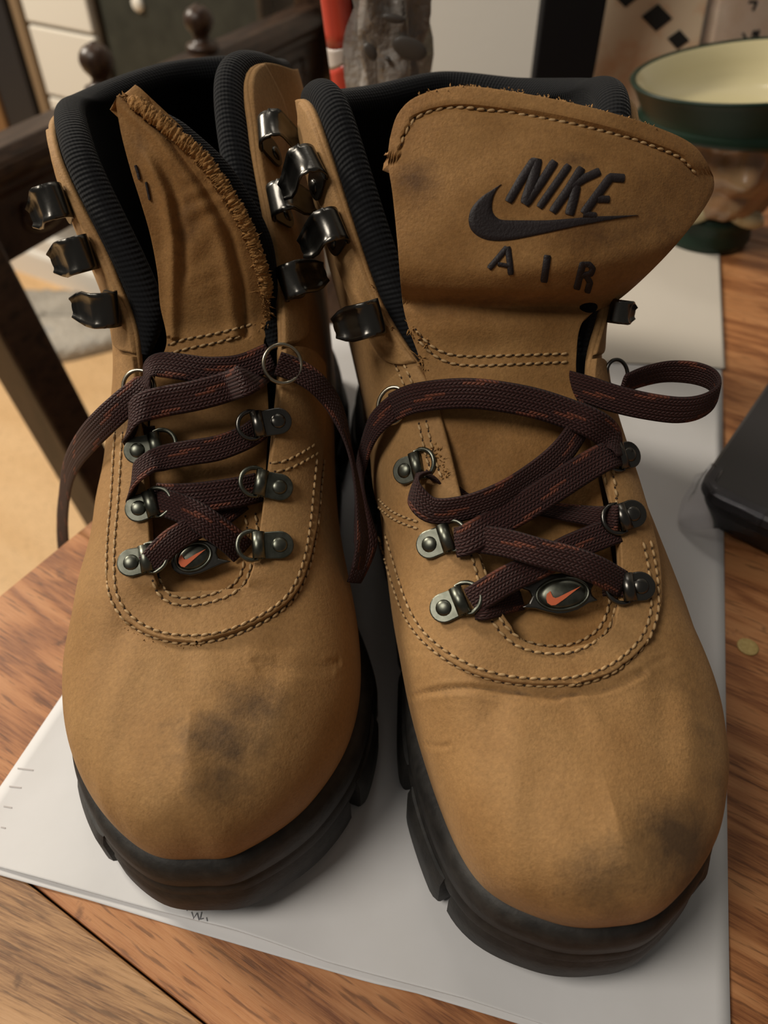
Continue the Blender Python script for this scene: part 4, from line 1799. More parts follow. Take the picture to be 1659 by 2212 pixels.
def bump_R(x, y):
    h = 0.0
    # piped border beyond the edge stitching, the crease under the panel, the stitched fold above the seam
    h -= 0.0034 * math.exp(-((y - (650 + 0.05 * (x - 1000))) / 17.0) ** 2) * (1 if x < 1330 else 0)
    yb = np.interp(x, [860, 870, 895, 930, 980, 1055, 1130, 1230, 1330, 1405, 1470, 1500], [345, 300, 257, 242, 232, 239, 246, 264, 289, 314, 341, 375])
    if y < 450:
        dd = y - yb
        h -= 0.0009 * math.exp(-(dd / 5.0) ** 2)
        if dd < 0:
            h += 0.0007 * (1 - math.exp(-(dd / 8.0) ** 2))
    h += 0.0020 * g2(x, y, 1080, 705, 170, 36)
    h += 0.0004 * math.sin(x * 0.021 + y * 0.013) * math.sin(y * 0.017)
    return h


def stain_R(x, y):
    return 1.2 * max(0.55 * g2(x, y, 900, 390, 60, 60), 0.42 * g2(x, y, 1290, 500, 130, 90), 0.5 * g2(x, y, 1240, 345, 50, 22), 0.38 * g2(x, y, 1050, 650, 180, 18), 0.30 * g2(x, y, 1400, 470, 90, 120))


tongue_R, grid_R = build_tongue(BR, 'tongue', TR, PROF_R, lambda b, z: 6.0 * b * b, bump=bump_R, stain_and_shade=stain_R)
TL = ([(250, 222), (254, 206), (268, 206)],
      [(355, 1320), (435, 1345), (545, 1310)],
      [(250, 222), (262, 290), (283, 370), (305, 440), (325, 510), (340, 590), (346, 660), (360, 738), (338, 800), (325, 900), (322, 1000), (328, 1100), (338, 1200), (355, 1320)],
      [(268, 206), (330, 250), (385, 295), (440, 345), (480, 400), (520, 465), (548, 530), (570, 600), (584, 690), (570, 740), (575, 800), (580, 900), (575, 1000), (570, 1100), (565, 1200), (545, 1310)])
PROF_L = [(0.0640, 0.040), (0.0665, 0.052), (0.0695, 0.0605), (0.0755, 0.0710), (0.084, 0.0830), (0.095, 0.097), (0.104, 0.106), (0.112, 0.112), (0.125, 0.114), (0.14, 0.118), (0.155, 0.124), (0.17, 0.131)]


def bump_L(x, y):
    h = 0.0
    # long fold parallel to the frayed edge, and soft wrinkles across
    xe = np.interp(y, [205, 300, 400, 500, 600, 700], [262, 365, 440, 495, 520, 530])
    if y < 730:
        h -= 0.0016 * math.exp(-((x - xe) / 9.0) ** 2)
        h += 0.0010 * math.exp(-((x - xe + 26) / 16.0) ** 2)
        xf = np.interp(y, [300, 420, 520, 620, 700], [300, 355, 372, 372, 372])
        h += 0.0016 * math.exp(-((x - xf) / 13.0) ** 2) * smoothstep((y - 300) / 80)
        h -= 0.0010 * math.exp(-((x - xf - 24) / 10.0) ** 2) * smoothstep((y - 330) / 80) * smoothstep((640 - y) / 60)
        h += 0.00025 * math.sin(y * 0.11 + x * 0.06 + 2 * math.sin(y * 0.03)) * g2(x, y, 440, 480, 50, 110)
    return h


def stain_L(x, y):
    return max(0.40 * g2(x, y, 400, 460, 45, 120), 0.38 * g2(x, y, 300, 300, 30, 60), 0.32 * g2(x, y, 380, 390, 40, 40), 0.3 * g2(x, y, 540, 690, 50, 30))


tongue_L, grid_L = build_tongue(BL, 'tongue', TL, PROF_L, lambda b, z: 9.0 * np.maximum(0, b + 0.004) ** 2 + 5 * np.maximum(0, -b - 0.02) ** 2, bump=bump_L, stain_and_shade=stain_L, thick=0.0042)

# ------------------------------------------------------------------ embroidery on the upright tongue


def zz(pts, ox=980, oy=300, s=3.95):
    return [(x / s + ox, y / s + oy) for x, y in pts]


mb = MB()
strip_on(BR, mb,
         zz([(405, 388), (365, 440), (340, 500), (330, 570), (340, 625), (375, 668), (430, 688), (600, 690), (800, 690), (1000, 676), (1200, 660), (1400, 654), (1570, 650)]),
         zz([(405, 388), (320, 440), (230, 500), (150, 590), (122, 690), (145, 780), (220, 845), (330, 875), (480, 868), (700, 825), (900, 780), (1100, 735), (1570, 652)]), 0.0003, 70)
mb.build('embroidered_tick', M_EMB, tongue_R, label='dark embroidered tick emblem')
LETTERS = [
    [([(465, 540), (590, 325), (690, 180)], 62), ([(712, 170), (675, 350), (608, 555)], 76), ([(610, 565), (760, 350), (862, 192)], 62)],
    [([(728, 588), (860, 400), (982, 225)], 54)],
    [([(840, 628), (980, 430), (1092, 248)], 62), ([(1000, 410), (1120, 335), (1245, 278)], 60), ([(1045, 400), (1020, 520), (985, 650)], 66)],
    [([(1105, 640), (1230, 470), (1345, 318)], 62), ([(1320, 330), (1385, 333), (1455, 338)], 60), ([(1225, 515), (1270, 516), (1328, 517)], 52), ([(1100, 645), (1150, 648), (1215, 655)], 44)],
    [([(300, 1108), (385, 1010), (455, 925)], 42), ([(460, 920), (475, 1040), (487, 1158)], 42), ([(375, 1068), (425, 1076), (478, 1086)], 30)],
    [([(800, 992), (786, 1100), (768, 1222)], 50)],
    [([(1102, 1055), (1075, 1170), (1047, 1282)], 46), ([(1085, 1072), (1155, 1070), (1186, 1105), (1170, 1148), (1085, 1168)], 40), ([(1130, 1165), (1162, 1225), (1137, 1310)], 42)],
]
for let in LETTERS:
    mb = MB()
    for pts, w in let:
        stroke(BR, mb, zz(pts), w / 3.95 * 1.25, 0.0003)
    mb.build('embroidered_letter', M_EMB, tongue_R)
for pts, w in (([(293, 357), (298, 372), (302, 388)], 6), ([(316, 393), (320, 412), (324, 432)], 5)):
    mb = MB()
    stroke(BL, mb, pts, w, 0.0006)
    mb.build('embroidered_stroke', M_EMB, tongue_L)

# ------------------------------------------------------------------ seams


def off_line(P, d):
    P = np.array(P, float)
    t = np.gradient(P, axis=0)
    t /= np.linalg.norm(t, axis=1, keepdims=True)
    return [tuple(q) for q in P + np.stack([-t[:, 1], t[:, 0]], 1) * d]


IN_R = [(1012, 1180), (1030, 1240), (1045, 1300), (1068, 1350), (1110, 1392), (1170, 1411), (1240, 1408), (1300, 1375), (1328, 1325), (1336, 1270)]
IN_L = [(372, 1265), (385, 1290), (415, 1306), (460, 1304), (510, 1280), (535, 1245), (545, 1210)]
IN_L = [(330, 1255), (343, 1285), (368, 1303), (410, 1309), (460, 1300), (505, 1282), (533, 1252), (543, 1215)]
SEAM_R = [(835, 1155), (850, 1205), (868, 1265), (890, 1322), (925, 1372), (985, 1418), (1060, 1450), (1150, 1464), (1245, 1460), (1322, 1432), (1380, 1380), (1402, 1325), (1403, 1270), (1396, 1215), (1386, 1170)]
SEAM_L = [(266, 935), (262, 1000), (257, 1080), (250, 1160), (248, 1230), (256, 1290), (290, 1335), (345, 1364), (410, 1372), (480, 1364), (560, 1330), (620, 1285), (652, 1220), (668, 1140), (676, 1060), (683, 990)]
lines_R = [off_line(SEAM_R, 2), off_line(SEAM_R, 18), IN_R, off_line(IN_R, -17),
           [(818, 1078), (845, 1103), (875, 1118), (905, 1128)], [(818, 1095), (845, 1118), (875, 1133), (905, 1143)],
           [(905, 915), (915, 960), (925, 1000), (940, 1040)], [(921, 910), (931, 955), (941, 995), (955, 1035)],
           [(800, 718), (830, 755), (855, 790), (875, 835)], [(815, 712), (845, 745), (872, 785), (893, 832)],
           [(898, 712), (925, 742), (965, 764), (1020, 770), (1090, 768), (1160, 766), (1228, 764)], [(905, 735), (930, 762), (970, 784), (1025, 790), (1090, 788), (1160, 785), (1228, 782)],
           [(866, 312), (893, 258), (930, 241), (980, 231), (1055, 239), (1130, 247), (1230, 266), (1330, 290), (1405, 316), (1470, 342), (1503, 378)],
           [(1300, 985), (1312, 1050), (1318, 1100)], [(1318, 985), (1328, 1050), (1334, 1100)]]
lines_L = [off_line(SEAM_L, 1), off_line(SEAM_L, 17), IN_L, off_line(IN_L, -16),
           [(365, 745), (400, 733), (450, 724), (510, 710), (545, 700)], [(372, 762), (410, 752), (460, 742), (520, 726)],
           [(560, 997), (600, 1000), (640, 985), (680, 960)], [(566, 1015), (606, 1018), (646, 1003), (688, 978)],
           [(316, 690), (326, 712), (340, 740)], [(330, 680), (342, 702), (357, 728)],
           [(530, 1115), (535, 1150), (540, 1190)], [(552, 1110), (556, 1150), (556, 1190)]]
stitches(BR, lines_R)
stitches(BL, lines_L)

# torn, fuzzy leather edges
edge3 = [Vector(grid_L[k][-1]) for k in range(2, 92, 4)]
suede_edge(BL, edge3, r=0.0017)
fr_pts = [(256, 208), (290, 222), (328, 254), (381, 298), (435, 349), (474, 404), (514, 470), (540, 532), (562, 602), (577, 690)]
fray(BL, [fr_pts] * 3, n_per=2.6, length=0.0016, seed=4)
fray(BL, [[(q[0] + 4, q[1] + 1) for q in fr_pts[5:]]] * 2, n_per=1.4, length=0.0028, seed=14)
# black padded back of the folded tongue, seen past its torn edge
rows = []
for k in range(0, 110, 4):
    p = Vector(grid_L[k][-1])
    away = (p - CAMP).normalized()
    side_ = Vector((1, 0, 0))
    w_ = 0.0065 * min(1, k / 14) * (1.0 if k < 70 else max(0.15, (110 - k) / 40))
    rows.append([p + away * 0.0012, p + away * 0.0030 + side_ * w_ * 0.45, p + away * 0.0060 + side_ * w_, p + away * 0.0095 + side_ * w_ * 0.7, p + away * 0.0105 - side_ * 0.004 * min(1, k / 45), p + away * 0.0100 - side_ * 0.011 * min(1, k / 45)])
mb = MB()
mb.grid(rows, uv=[(i_ * 0.004, j_ * 0.004) for i_ in range(len(rows)) for j_ in range(6)])
o = mb.build('tongue_lining', M_KNIT, BL.root, label='black padded lining behind the tongue')
m_ = o.modifiers.new('sub', 'SUBSURF')
m_.levels = m_.render_levels = 2
fray(BL, [[(560, 705), (580, 700), (590, 690)]], n_per=3, length=0.003, seed=5)
fray(BR, [[(795, 655), (805, 690), (850, 712), (890, 745), (925, 800)], [(800, 600), (802, 650)], [(940, 960), (955, 1000), (960, 1040)], [(872, 690), (890, 715), (930, 745)]], n_per=2.4, length=0.0024, seed=6)
fray(BL, [[(262, 1338), (310, 1376), (370, 1394), (430, 1394), (500, 1376)]], n_per=1.6, length=0.0011, seed=8)
fray(BR, [[(905, 206), (1000, 186), (1150, 205), (1300, 238), (1420, 275)]], n_per=0.8, length=0.0009, seed=9)

# ------------------------------------------------------------------ lace hardware
for rv, st_ in (((962, 1314), (993, 1300)), ((932, 1177), (964, 1164)), ((880, 1018), (903, 1008))):
    lace_loop(BR, rv, st_)
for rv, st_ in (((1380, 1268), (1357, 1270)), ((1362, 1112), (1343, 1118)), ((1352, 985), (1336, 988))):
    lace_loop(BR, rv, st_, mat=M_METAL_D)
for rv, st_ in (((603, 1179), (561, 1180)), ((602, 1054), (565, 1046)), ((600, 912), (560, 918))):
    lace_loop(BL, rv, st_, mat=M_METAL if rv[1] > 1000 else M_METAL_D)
for rv, st_ in (((287, 1217), (315, 1210)), ((303, 1100), (326, 1092)), ((300, 975), (336, 965))):
    lace_loop(BL, rv, st_)
o_ring(BR, (847, 876), 0.0050, (-0.35, 0, 0.1), 0.004, squash=0.8)
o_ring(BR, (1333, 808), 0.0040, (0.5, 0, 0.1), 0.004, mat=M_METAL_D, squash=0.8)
o_ring(BL, (610, 786), 0.0052, (0.25, 0, 0.1), 0.004)
o_ring(BL, (300, 836), 0.0045, (-0.45, 0, 0.1), 0.003)

# ------------------------------------------------------------------ laces
U_VIEW = None


def vw(p):
    return (CAMP - p).normalized()


def free(px, py, f, n, w=1.0):
    return (depth_pt(px, py, f), Vector(n).normalized(), w)


TOCAM = Vector((0, -0.70, 0.70))
mbR, mbL = MB(), MB()
# image-right boot
ribbon(mbR, lace_path(BR, [(1125, 1292, 0.0015), (1090, 1300, 0.0025), (1050, 1312, 0.0020), (1030, 1312, 0.001)]), 0.0062, u0=0.3)
ribbon(mbR, lace_path(BR, [(1305, 1262, 0.0030), (1335, 1262, 0.0030), (1356, 1264, 0.0020)]), 0.0062, u0=0.4)
ribbon(mbR, lace_path(BR, [(1018, 1300, 0.0016), (1045, 1283, 0.0030), (1100, 1250, 0.0036), (1160, 1222, 0.0036), (1230, 1185, 0.0034), (1290, 1160, 0.003), (1330, 1145, 0.002)]), u0=0.0)
ribbon(mbR, lace_path(BR, [(1345, 1262, 0.0015), (1290, 1232, 0.0062), (1230, 1210, 0.0070), (1160, 1192, 0.0068), (1100, 1175, 0.0050), (1040, 1165, 0.003), (1000, 1160, 0.0015)]), u0=0.15)
ribbon(mbR, lace_path(BR, [(985, 1172, 0.0016), (1010, 1165, 0.0034), (1070, 1130, 0.0052), (1140, 1090, 0.0062), (1210, 1045, 0.0062), (1265, 1010, 0.005), (1310, 985, 0.003), (1340, 975, 0.0015)]), 0.0076, u0=0.52)
# loop round the third ring: out, round and back under
c2 = BR.hit(905, 1020)[0]
f2 = depth_of(c2) - 0.004
ribbon(mbR, [free(1335, 1120, depth_of(BR.hit(1335, 1120)[0]) - 0.003, (0.3, -0.8, 0.6)), free(1280, 1115, depth_of(BR.hit(1280, 1115)[0]) - 0.004, (0.1, -0.5, 0.9), 0.8),
             free(1180, 1100, depth_of(BR.hit(1180, 1100)[0]) - 0.0025, (0.1, -0.2, 1), 0.7), free(1090, 1078, depth_of(BR.hit(1090, 1078)[0]) - 0.002, (0.3, -0.1, 1), 0.7),
             free(1020, 1062, f2 + 0.003, (0.2, -0.1, 1), 0.8), free(960, 1040, f2 + 0.002, (0.1, 0.3, 1), 0.8), free(920, 1022, f2 + 0.001, (0, 0.4, 1), 0.8)], u0=0.71)
ribbon(mbR, [free(915, 1022, f2 - 0.001, (0.1, 0.8, 0.6)), free(896, 1045, f2 - 0.003, (-0.9, 0.2, 0.3)), free(900, 1075, f2 - 0.005, (-0.8, -0.5, 0.5)), free(935, 1103, f2 - 0.0065, (-0.2, -0.9, 0.45)),
             free(1000, 1098, f2 - 0.008, (0.1, -0.95, 0.35)), free(1075, 1072, f2 - 0.009, (0.15, -0.95, 0.35)), free(1150, 1028, depth_of(BR.hit(1150, 1028)[0]) - 0.008, (0.2, -0.9, 0.45)),
             free(1210, 980, depth_of(BR.hit(1210, 980)[0]) - 0.0075, (0.2, -0.8, 0.55)), free(1250, 925, depth_of(BR.hit(1235, 925)[0]) - 0.005, (0.3, -0.8, 0.5)), free(1270, 880, depth_of(BR.hit(1235, 880)[0]) - 0.003, (0.3, -0.8, 0.5))], u0=0.9)
# top crossing lace from the left ring over to the right
ribbon(mbR, lace_path(BR, [(848, 880, 0.0045), (890, 862, 0.0055), (955, 852, 0.0062), (1020, 850, 0.0068), (1090, 858, 0.0072), (1160, 872, 0.0075), (1225, 893, 0.0075)]) +
       [free(1280, 915, depth_of(BR.hit(1225, 915)[0]) - 0.0075, (0.25, -0.8, 0.5)), free(1320, 945, depth_of(BR.hit(1225, 915)[0]) - 0.004, (0.6, -0.7, 0.3)), free(1340, 985, depth_of(BR.hit(1330, 985)[0]) - 0.002, (0.8, -0.5, 0.1), 0.8)], 0.0078, u0=1.2)
fr = depth_of(BR.hit(1225, 850)[0]) - 0.002
ribbon(mbR, [free(1222, 828, fr + 0.004, (0.1, -0.9, 0.4)), free(1270, 842, fr, (0.0, -0.9, 0.4)), free(1330, 862, fr - 0.003, (0.0, -0.92, 0.4)), free(1400, 878, fr - 0.005, (0.05, -0.95, 0.3)), free(1470, 886, fr - 0.005, (0.1, -0.95, 0.3)),
             free(1520, 876, fr - 0.003, (0.5, -0.85, 0.2)), free(1550, 850, fr + 0.001, (1, -0.2, 0.1)), free(1540, 822, fr + 0.006, (0.9, 0.5, 0.1)), free(1500, 806, fr + 0.010, (0.3, 0.95, 0)), free(1440, 803, fr + 0.011, (0.0, 1, 0)), free(1385, 815, fr + 0.009, (-0.1, 1, 0)), free(1345, 832, fr + 0.006, (-0.2, 1, 0))], 0.0072, u0=1.5)
# end hanging between the boots
f1 = depth_of(BR.hit(850, 880)[0]) - 0.004
ribbon(mbR, [free(862, 873, f1, (-0.2, -0.8, 0.5)), free(835, 893, f1, (-0.5, -0.7, 0.5)), free(808, 922, f1 + 0.004, (-0.8, -0.5, 0.3)), free(790, 965, f1 + 0.012, (-0.9, -0.4, 0.1), 0.9), free(780, 1010, f1 + 0.016, (-0.8, -0.6, 0), 0.8), free(778, 1070, f1 + 0.014, (-0.6, -0.8, 0), 0.8), free(785, 1130, f1 + 0.012, (-0.3, -0.95, 0.1)), free(790, 1180, f1 + 0.010, (0.2, -0.95, 0.1)), free(778, 1225, f1 + 0.010, (0.5, -0.85, 0.2), 0.9), free(765, 1258, f1 + 0.011, (0.6, -0.75, 0.2), 0.8)], 0.0068, u0=1.8)
mbR.build('lace', M_LACE, BR.root, label='flat dark maroon braided lace with rust flecks')

# image-left boot
ribbon(mbL, lace_path(BL, [(322, 1222, 0.0016), (340, 1200, 0.003), (370, 1170, 0.0042), (405, 1148, 0.0046), (440, 1130, 0.0040), (480, 1110, 0.003), (520, 1080, 0.0015)]), 0.0066, u0=0.0)
ribbon(mbL, lace_path(BL, [(525, 1192, 0.0014), (500, 1168, 0.0045), (465, 1142, 0.0068), (430, 1118, 0.0072), (390, 1098, 0.0062), (350, 1085, 0.0045), (325, 1078, 0.003)]), 0.0074, u0=0.2)
ribbon(mbL, lace_path(BL, [(560, 1052, 0.0015), (520, 1062, 0.0052), (470, 1070, 0.0066), (420, 1076, 0.0072), (370, 1078, 0.0068), (335, 1076, 0.0055)]), 0.0082, u0=0.4)
g3 = depth_of(BL.hit(330, 1075)[0]) - 0.005
ribbon(mbL, [free(560, 925, depth_of(BL.hit(560, 925)[0]) - 0.002, (0.3, -0.6, 0.7)), free(530, 945, depth_of(BL.hit(530, 945)[0]) - 0.005, (0.1, -0.6, 0.75)), free(470, 968, depth_of(BL.hit(470, 968)[0]) - 0.007, (0, -0.7, 0.7)), free(410, 978, depth_of(BL.hit(410, 978)[0]) - 0.008, (-0.1, -0.7, 0.7)), free(350, 990, depth_of(BL.hit(350, 990)[0]) - 0.008, (-0.3, -0.7, 0.6)), free(308, 1010, g3 - 0.004, (-0.6, -0.6, 0.5)),
             free(288, 1038, g3 - 0.003, (-1, -0.2, 0.1)), free(290, 1065, g3 + 0.001, (-0.9, 0.5, -0.2)), free(306, 1085, g3 + 0.004, (-0.4, 0.9, -0.3)), free(330, 1090, g3 + 0.005, (0, 0.9, -0.4))], 0.0068, u0=0.6)
g2_ = depth_of(BL.hit(335, 945)[0]) - 0.004
ribbon(mbL, [free(600, 792, depth_of(BL.hit(600, 792)[0]) - 0.004, (0.2, -0.8, 0.6)), free(550, 812, depth_of(BL.hit(550, 812)[0]) - 0.007, (0.1, -0.8, 0.6)), free(490, 836, depth_of(BL.hit(490, 836)[0]) - 0.009, (0, -0.8, 0.6)), free(420, 855, depth_of(BL.hit(420, 855)[0]) - 0.010, (-0.1, -0.8, 0.6)), free(350, 868, depth_of(BL.hit(365, 868)[0]) - 0.010, (-0.25, -0.8, 0.55)), free(305, 882, g2_ - 0.006, (-0.5, -0.7, 0.5)),
             free(283, 905, g2_ - 0.005, (-1, -0.3, 0.1)), free(284, 930, g2_, (-0.9, 0.5, -0.2)), free(305, 950, g2_ + 0.003, (-0.4, 0.9, -0.3)), free(338, 950, g2_ + 0.004, (0, 0.9, -0.4))], 0.0080, u0=0.9)
f1 = depth_of(BL.hit(300, 836)[0]) - 0.004
ribbon(mbL, [free(585, 770, depth_of(BL.hit(570, 770)[0]) - 0.005, (0.1, -0.8, 0.6)), free(520, 796, depth_of(BL.hit(520, 796)[0]) - 0.0055, (0, -0.8, 0.6)), free(450, 800, depth_of(BL.hit(450, 800)[0]) - 0.007, (0, -0.6, 0.8)), free(390, 792, depth_of(BL.hit(390, 792)[0]) - 0.008, (-0.1, -0.5, 0.9)), free(345, 788, depth_of(BL.hit(365, 790)[0]) - 0.008, (-0.4, -0.4, 0.8)),
             free(320, 800, f1 - 0.003, (-0.9, -0.5, 0.3)), free(316, 826, f1 - 0.002, (-0.9, -0.6, -0.1)), free(300, 846, f1 - 0.001, (-0.6, -0.8, 0.2)), free(268, 872, f1, (-0.4, -0.85, 0.3)), free(228, 908, f1 + 0.002, (-0.4, -0.85, 0.25)), free(190, 948, f1 + 0.012, (-0.5, -0.8, 0.2)), free(160, 990, f1 + 0.035, (-0.7, -0.7, 0.1), 0.95), free(145, 1030, f1 + 0.060, (-0.8, -0.6, 0), 0.95), free(138, 1080, f1 + 0.088, (-0.8, -0.6, 0), 1.0), free(135, 1130, f1 + 0.115, (-0.7, -0.7, 0), 1.05), free(138, 1190, f1 + 0.14, (-0.6, -0.8, 0), 1.1), free(146, 1240, f1 + 0.16, (-0.6, -0.8, 0), 1.1)], 0.0076, u0=1.2)
f4 = depth_of(BL.hit(612, 790)[0]) - 0.004
ribbon(mbL, [free(600, 785, f4, (0.2, -0.8, 0.5)), free(640, 800, f4 + 0.002, (0.4, -0.7, 0.5)), free(680, 825, f4 + 0.004, (0.6, -0.6, 0.5)), free(715, 865, f4 + 0.008, (0.8, -0.5, 0.3)), free(738, 915, f4 + 0.010, (0.9, -0.4, 0.1)), free(756, 975, f4 + 0.010, (0.95, -0.3, 0), 0.9), free(770, 1040, f4 + 0.008, (0.9, -0.4, 0), 0.9), free(779, 1110, f4 + 0.006, (0.8, -0.6, 0), 0.9), free(782, 1170, f4 + 0.005, (0.7, -0.7, 0), 0.9), free(772, 1230, f4 + 0.005, (0.7, -0.7, 0), 0.8)], 0.0066, u0=1.7)
mbL.build('lace', M_LACE, BL.root, label='flat dark maroon braided lace with rust flecks')

# ------------------------------------------------------------------ oval lace tags


def lace_tag(B, center, lift, outline, oval, tick, name='lace_tag'):
    p, _ = B.hit(*center, lift)
    n = (B.nrm(center[0], center[1], 20) * 0.5 + vw(p) * 0.6).normalized()
    mb = MB()
    pl = [on_plane(x, y, p, n) for x, y in outline]
    area2 = sum(((pl[i] - p).cross(pl[(i + 1) % len(pl)] - p)).dot(n) for i in range(len(pl)))
    if area2 < 0:
        pl = pl[::-1]
    mb.prism([q - n * 0.0008 for q in pl], n * 0.0016)
    o = mb.build(name, M_METAL_D, B.root, smooth=False, label='oval dark metal lace tag with orange emblem')
    add_bevel(o, 0.0004, 2)
    cx, cy, rx, ry, rot = oval
    pts = []
    for a in np.linspace(0, 2 * math.pi, 44, endpoint=False):
        x, y = rx * math.cos(a), ry * math.sin(a)
        pts.append(on_plane(cx + x * math.cos(rot) - y * math.sin(rot), cy + x * math.sin(rot) + y * math.cos(rot), p, n) + n * 0.0008)
    mb = MB()
    mb.tube(pts, 0.0004, 8, closed=True)
    mb.build('oval_rim', M_METAL, o)
    c = sum(pts, Vector()) / len(pts)
    mb = MB()
    rows = []
    for s_, h in ((0.93, -0.0002), (0.90, 0.0002), (0.7, 0.0006), (0.4, 0.0009), (0.0, 0.0010)):
        rows.append([c + (q - c) * s_ + n * h for q in pts])
    mb.grid(rows, closed_u=True)
    mb.build('oval_face', M_METAL, o)
    tk = [on_plane(x, y, p, n) + n * 0.0017 for x, y in tick]
    area2 = sum(((tk[i] - c).cross(tk[(i + 1) % len(tk)] - c)).dot(n) for i in range(len(tk)))
    if area2 < 0:
        tk = tk[::-1]
    mb = MB()
    mb.prism(tk, n * 0.0004)
    mb.build('tick_emblem', M_ORANGE, o, smooth=False, label='orange tick emblem')
    return o


lace_tag(BR, (1212, 1282), 0.0045,
         zz([(235, 362), (330, 335), (420, 290), (520, 255), (640, 238), (760, 250), (850, 282), (985, 292), (930, 330), (895, 390), (905, 440), (960, 488), (880, 510), (780, 570), (680, 602), (600, 610), (500, 590), (400, 560), (270, 552), (340, 510), (370, 450), (345, 400)], 1060, 1180, 4.15),
         (1060 + 642 / 4.15, 1180 + 430 / 4.15, 232 / 4.15, 140 / 4.15, -0.10),
         zz([(525, 408), (495, 435), (488, 475), (500, 515), (535, 537), (575, 532), (650, 480), (720, 425), (797, 366), (700, 412), (600, 462), (570, 472), (548, 462), (535, 435)], 1060, 1180, 4.15))
lace_tag(BL, (417, 1205), 0.0045,
         zz([(490, 340), (505, 290), (545, 235), (610, 185), (690, 165), (770, 172), (850, 215), (838, 265), (855, 305), (955, 328), (880, 350), (800, 385), (720, 420), (640, 437), (560, 425), (510, 395)], 230, 1120, 3.53),
         (230 + 665 / 3.53, 1120 + 296 / 3.53, 138 / 3.53, 98 / 3.53, -0.42),
         zz([(578, 280), (558, 310), (556, 345), (575, 372), (600, 378), (640, 345), (700, 292), (762, 240), (690, 275), (620, 318), (598, 318), (588, 300)], 230, 1120, 3.53))

# ------------------------------------------------------------------ speed hooks on the cuff flaps


def flap_hook(B, u, t, size=1.1):
    e = 1e-2
    P = lambda uu, tt: B.F.w(B.up.at([uu], [tt]))[0, 0]
    p = P(u, t)
    du = P(u + e, t) - p
    dt = P(u, t + e) - p
    n = np.cross(du, dt) * B.nsign
    n /= np.linalg.norm(n)
    uu = u if u < B.up.n / 2 else u - B.up.n
    away = -dt                               # from the flap's front edge towards the heel
    return speed_hook(B, p + n * 0.0012, n, away, size)


n_ = UR.n
for B in (BR, BL):
    for sg in (-1, 1):
        cuff_panel(B, sg, 6.28, 8.35, 0.80)
for k in range(3):
    ul, ur = (6.95, 7.36, 7.66)[k], (6.85, 7.40, 7.72)[k]
    flap_hook(BR, n_ - ur, 0.935)
    flap_hook(BR, ur, 0.95, 0.75)
    flap_hook(BL, n_ - ul, 0.945)
    flap_hook(BL, ul, 0.95)

# ------------------------------------------------------------------ things on the table
TZ = -0.0013
# black flat device at the right, its corner wrapped in clear film
M_BLACKPLASTIC = simple('satin_black_plastic', (0.024, 0.022, 0.024), 0.42, spec=0.5, bump=(300, 0.05, 0.0003))
M_BLACKPLASTIC2 = simple('dull_black_plastic', (0.008, 0.008, 0.009), 0.5)
zt = 0.0225
A = on_z(1506, 1050, zt)
d1 = (on_z(1659, 826, zt) - A).normalized()
d2 = (on_z(1659, 1122, zt) - A).normalized()
dev = root('black_device', (A + d1 * 0.06 + d2 * 0.06) * 1.0 + Vector((0, 0, TZ - zt)), 'flat black device with its corner wrapped in clear film, lying by the right boot', 'device')


def dev_pt(a, b, z):
    p = A + d1 * a + d2 * b
    return Vector((p.x, p.y, z))


def rounded(a0, a1, b0, b1, r, n=6):
    out = []
    for ca, cb, st in ((a0 + r, b0 + r, math.pi), (a1 - r, b0 + r, 1.5 * math.pi), (a1 - r, b1 - r, 0), (a0 + r, b1 - r, 0.5 * math.pi)):
        for i in range(n + 1):
            t = st + i * math.pi / 2 / n
            out.append((ca + r * math.cos(t), cb + r * math.sin(t)))
    return out


mb = MB()
rows = []
for ins, z in ((0.0012, zt), (0.0, zt - 0.0012), (0.0, zt - 0.0045), (0.0008, zt - 0.0055)):
    rows.append([dev_pt(a, b, z) for a, b in rounded(ins, 0.19 - ins, ins, 0.26 - ins, 0.009)])
mb.grid(rows, closed_u=True)
k = len(rows[0])
mb.f.append(tuple(range(k))[::-1])
mb.f.append(tuple(range(3 * k, 4 * k)))
mb.build('lid', M_BLACKPLASTIC, dev, smooth=False)
mb = MB()
rows = []
for ins, z in ((0.0022, zt - 0.0058), (0.0022, zt - 0.010), (0.007, TZ + 0.003), (0.012, TZ)):
    rows.append([dev_pt(a, b, z) for a, b in rounded(ins, 0.19 - ins, ins, 0.26 - ins, 0.009)])
mb.grid(rows, closed_u=True)
mb.f.append(tuple(range(k))[::-1])
mb.f.append(tuple(range(3 * k, 4 * k)))
mb.build('base', M_BLACKPLASTIC2, dev, smooth=False)
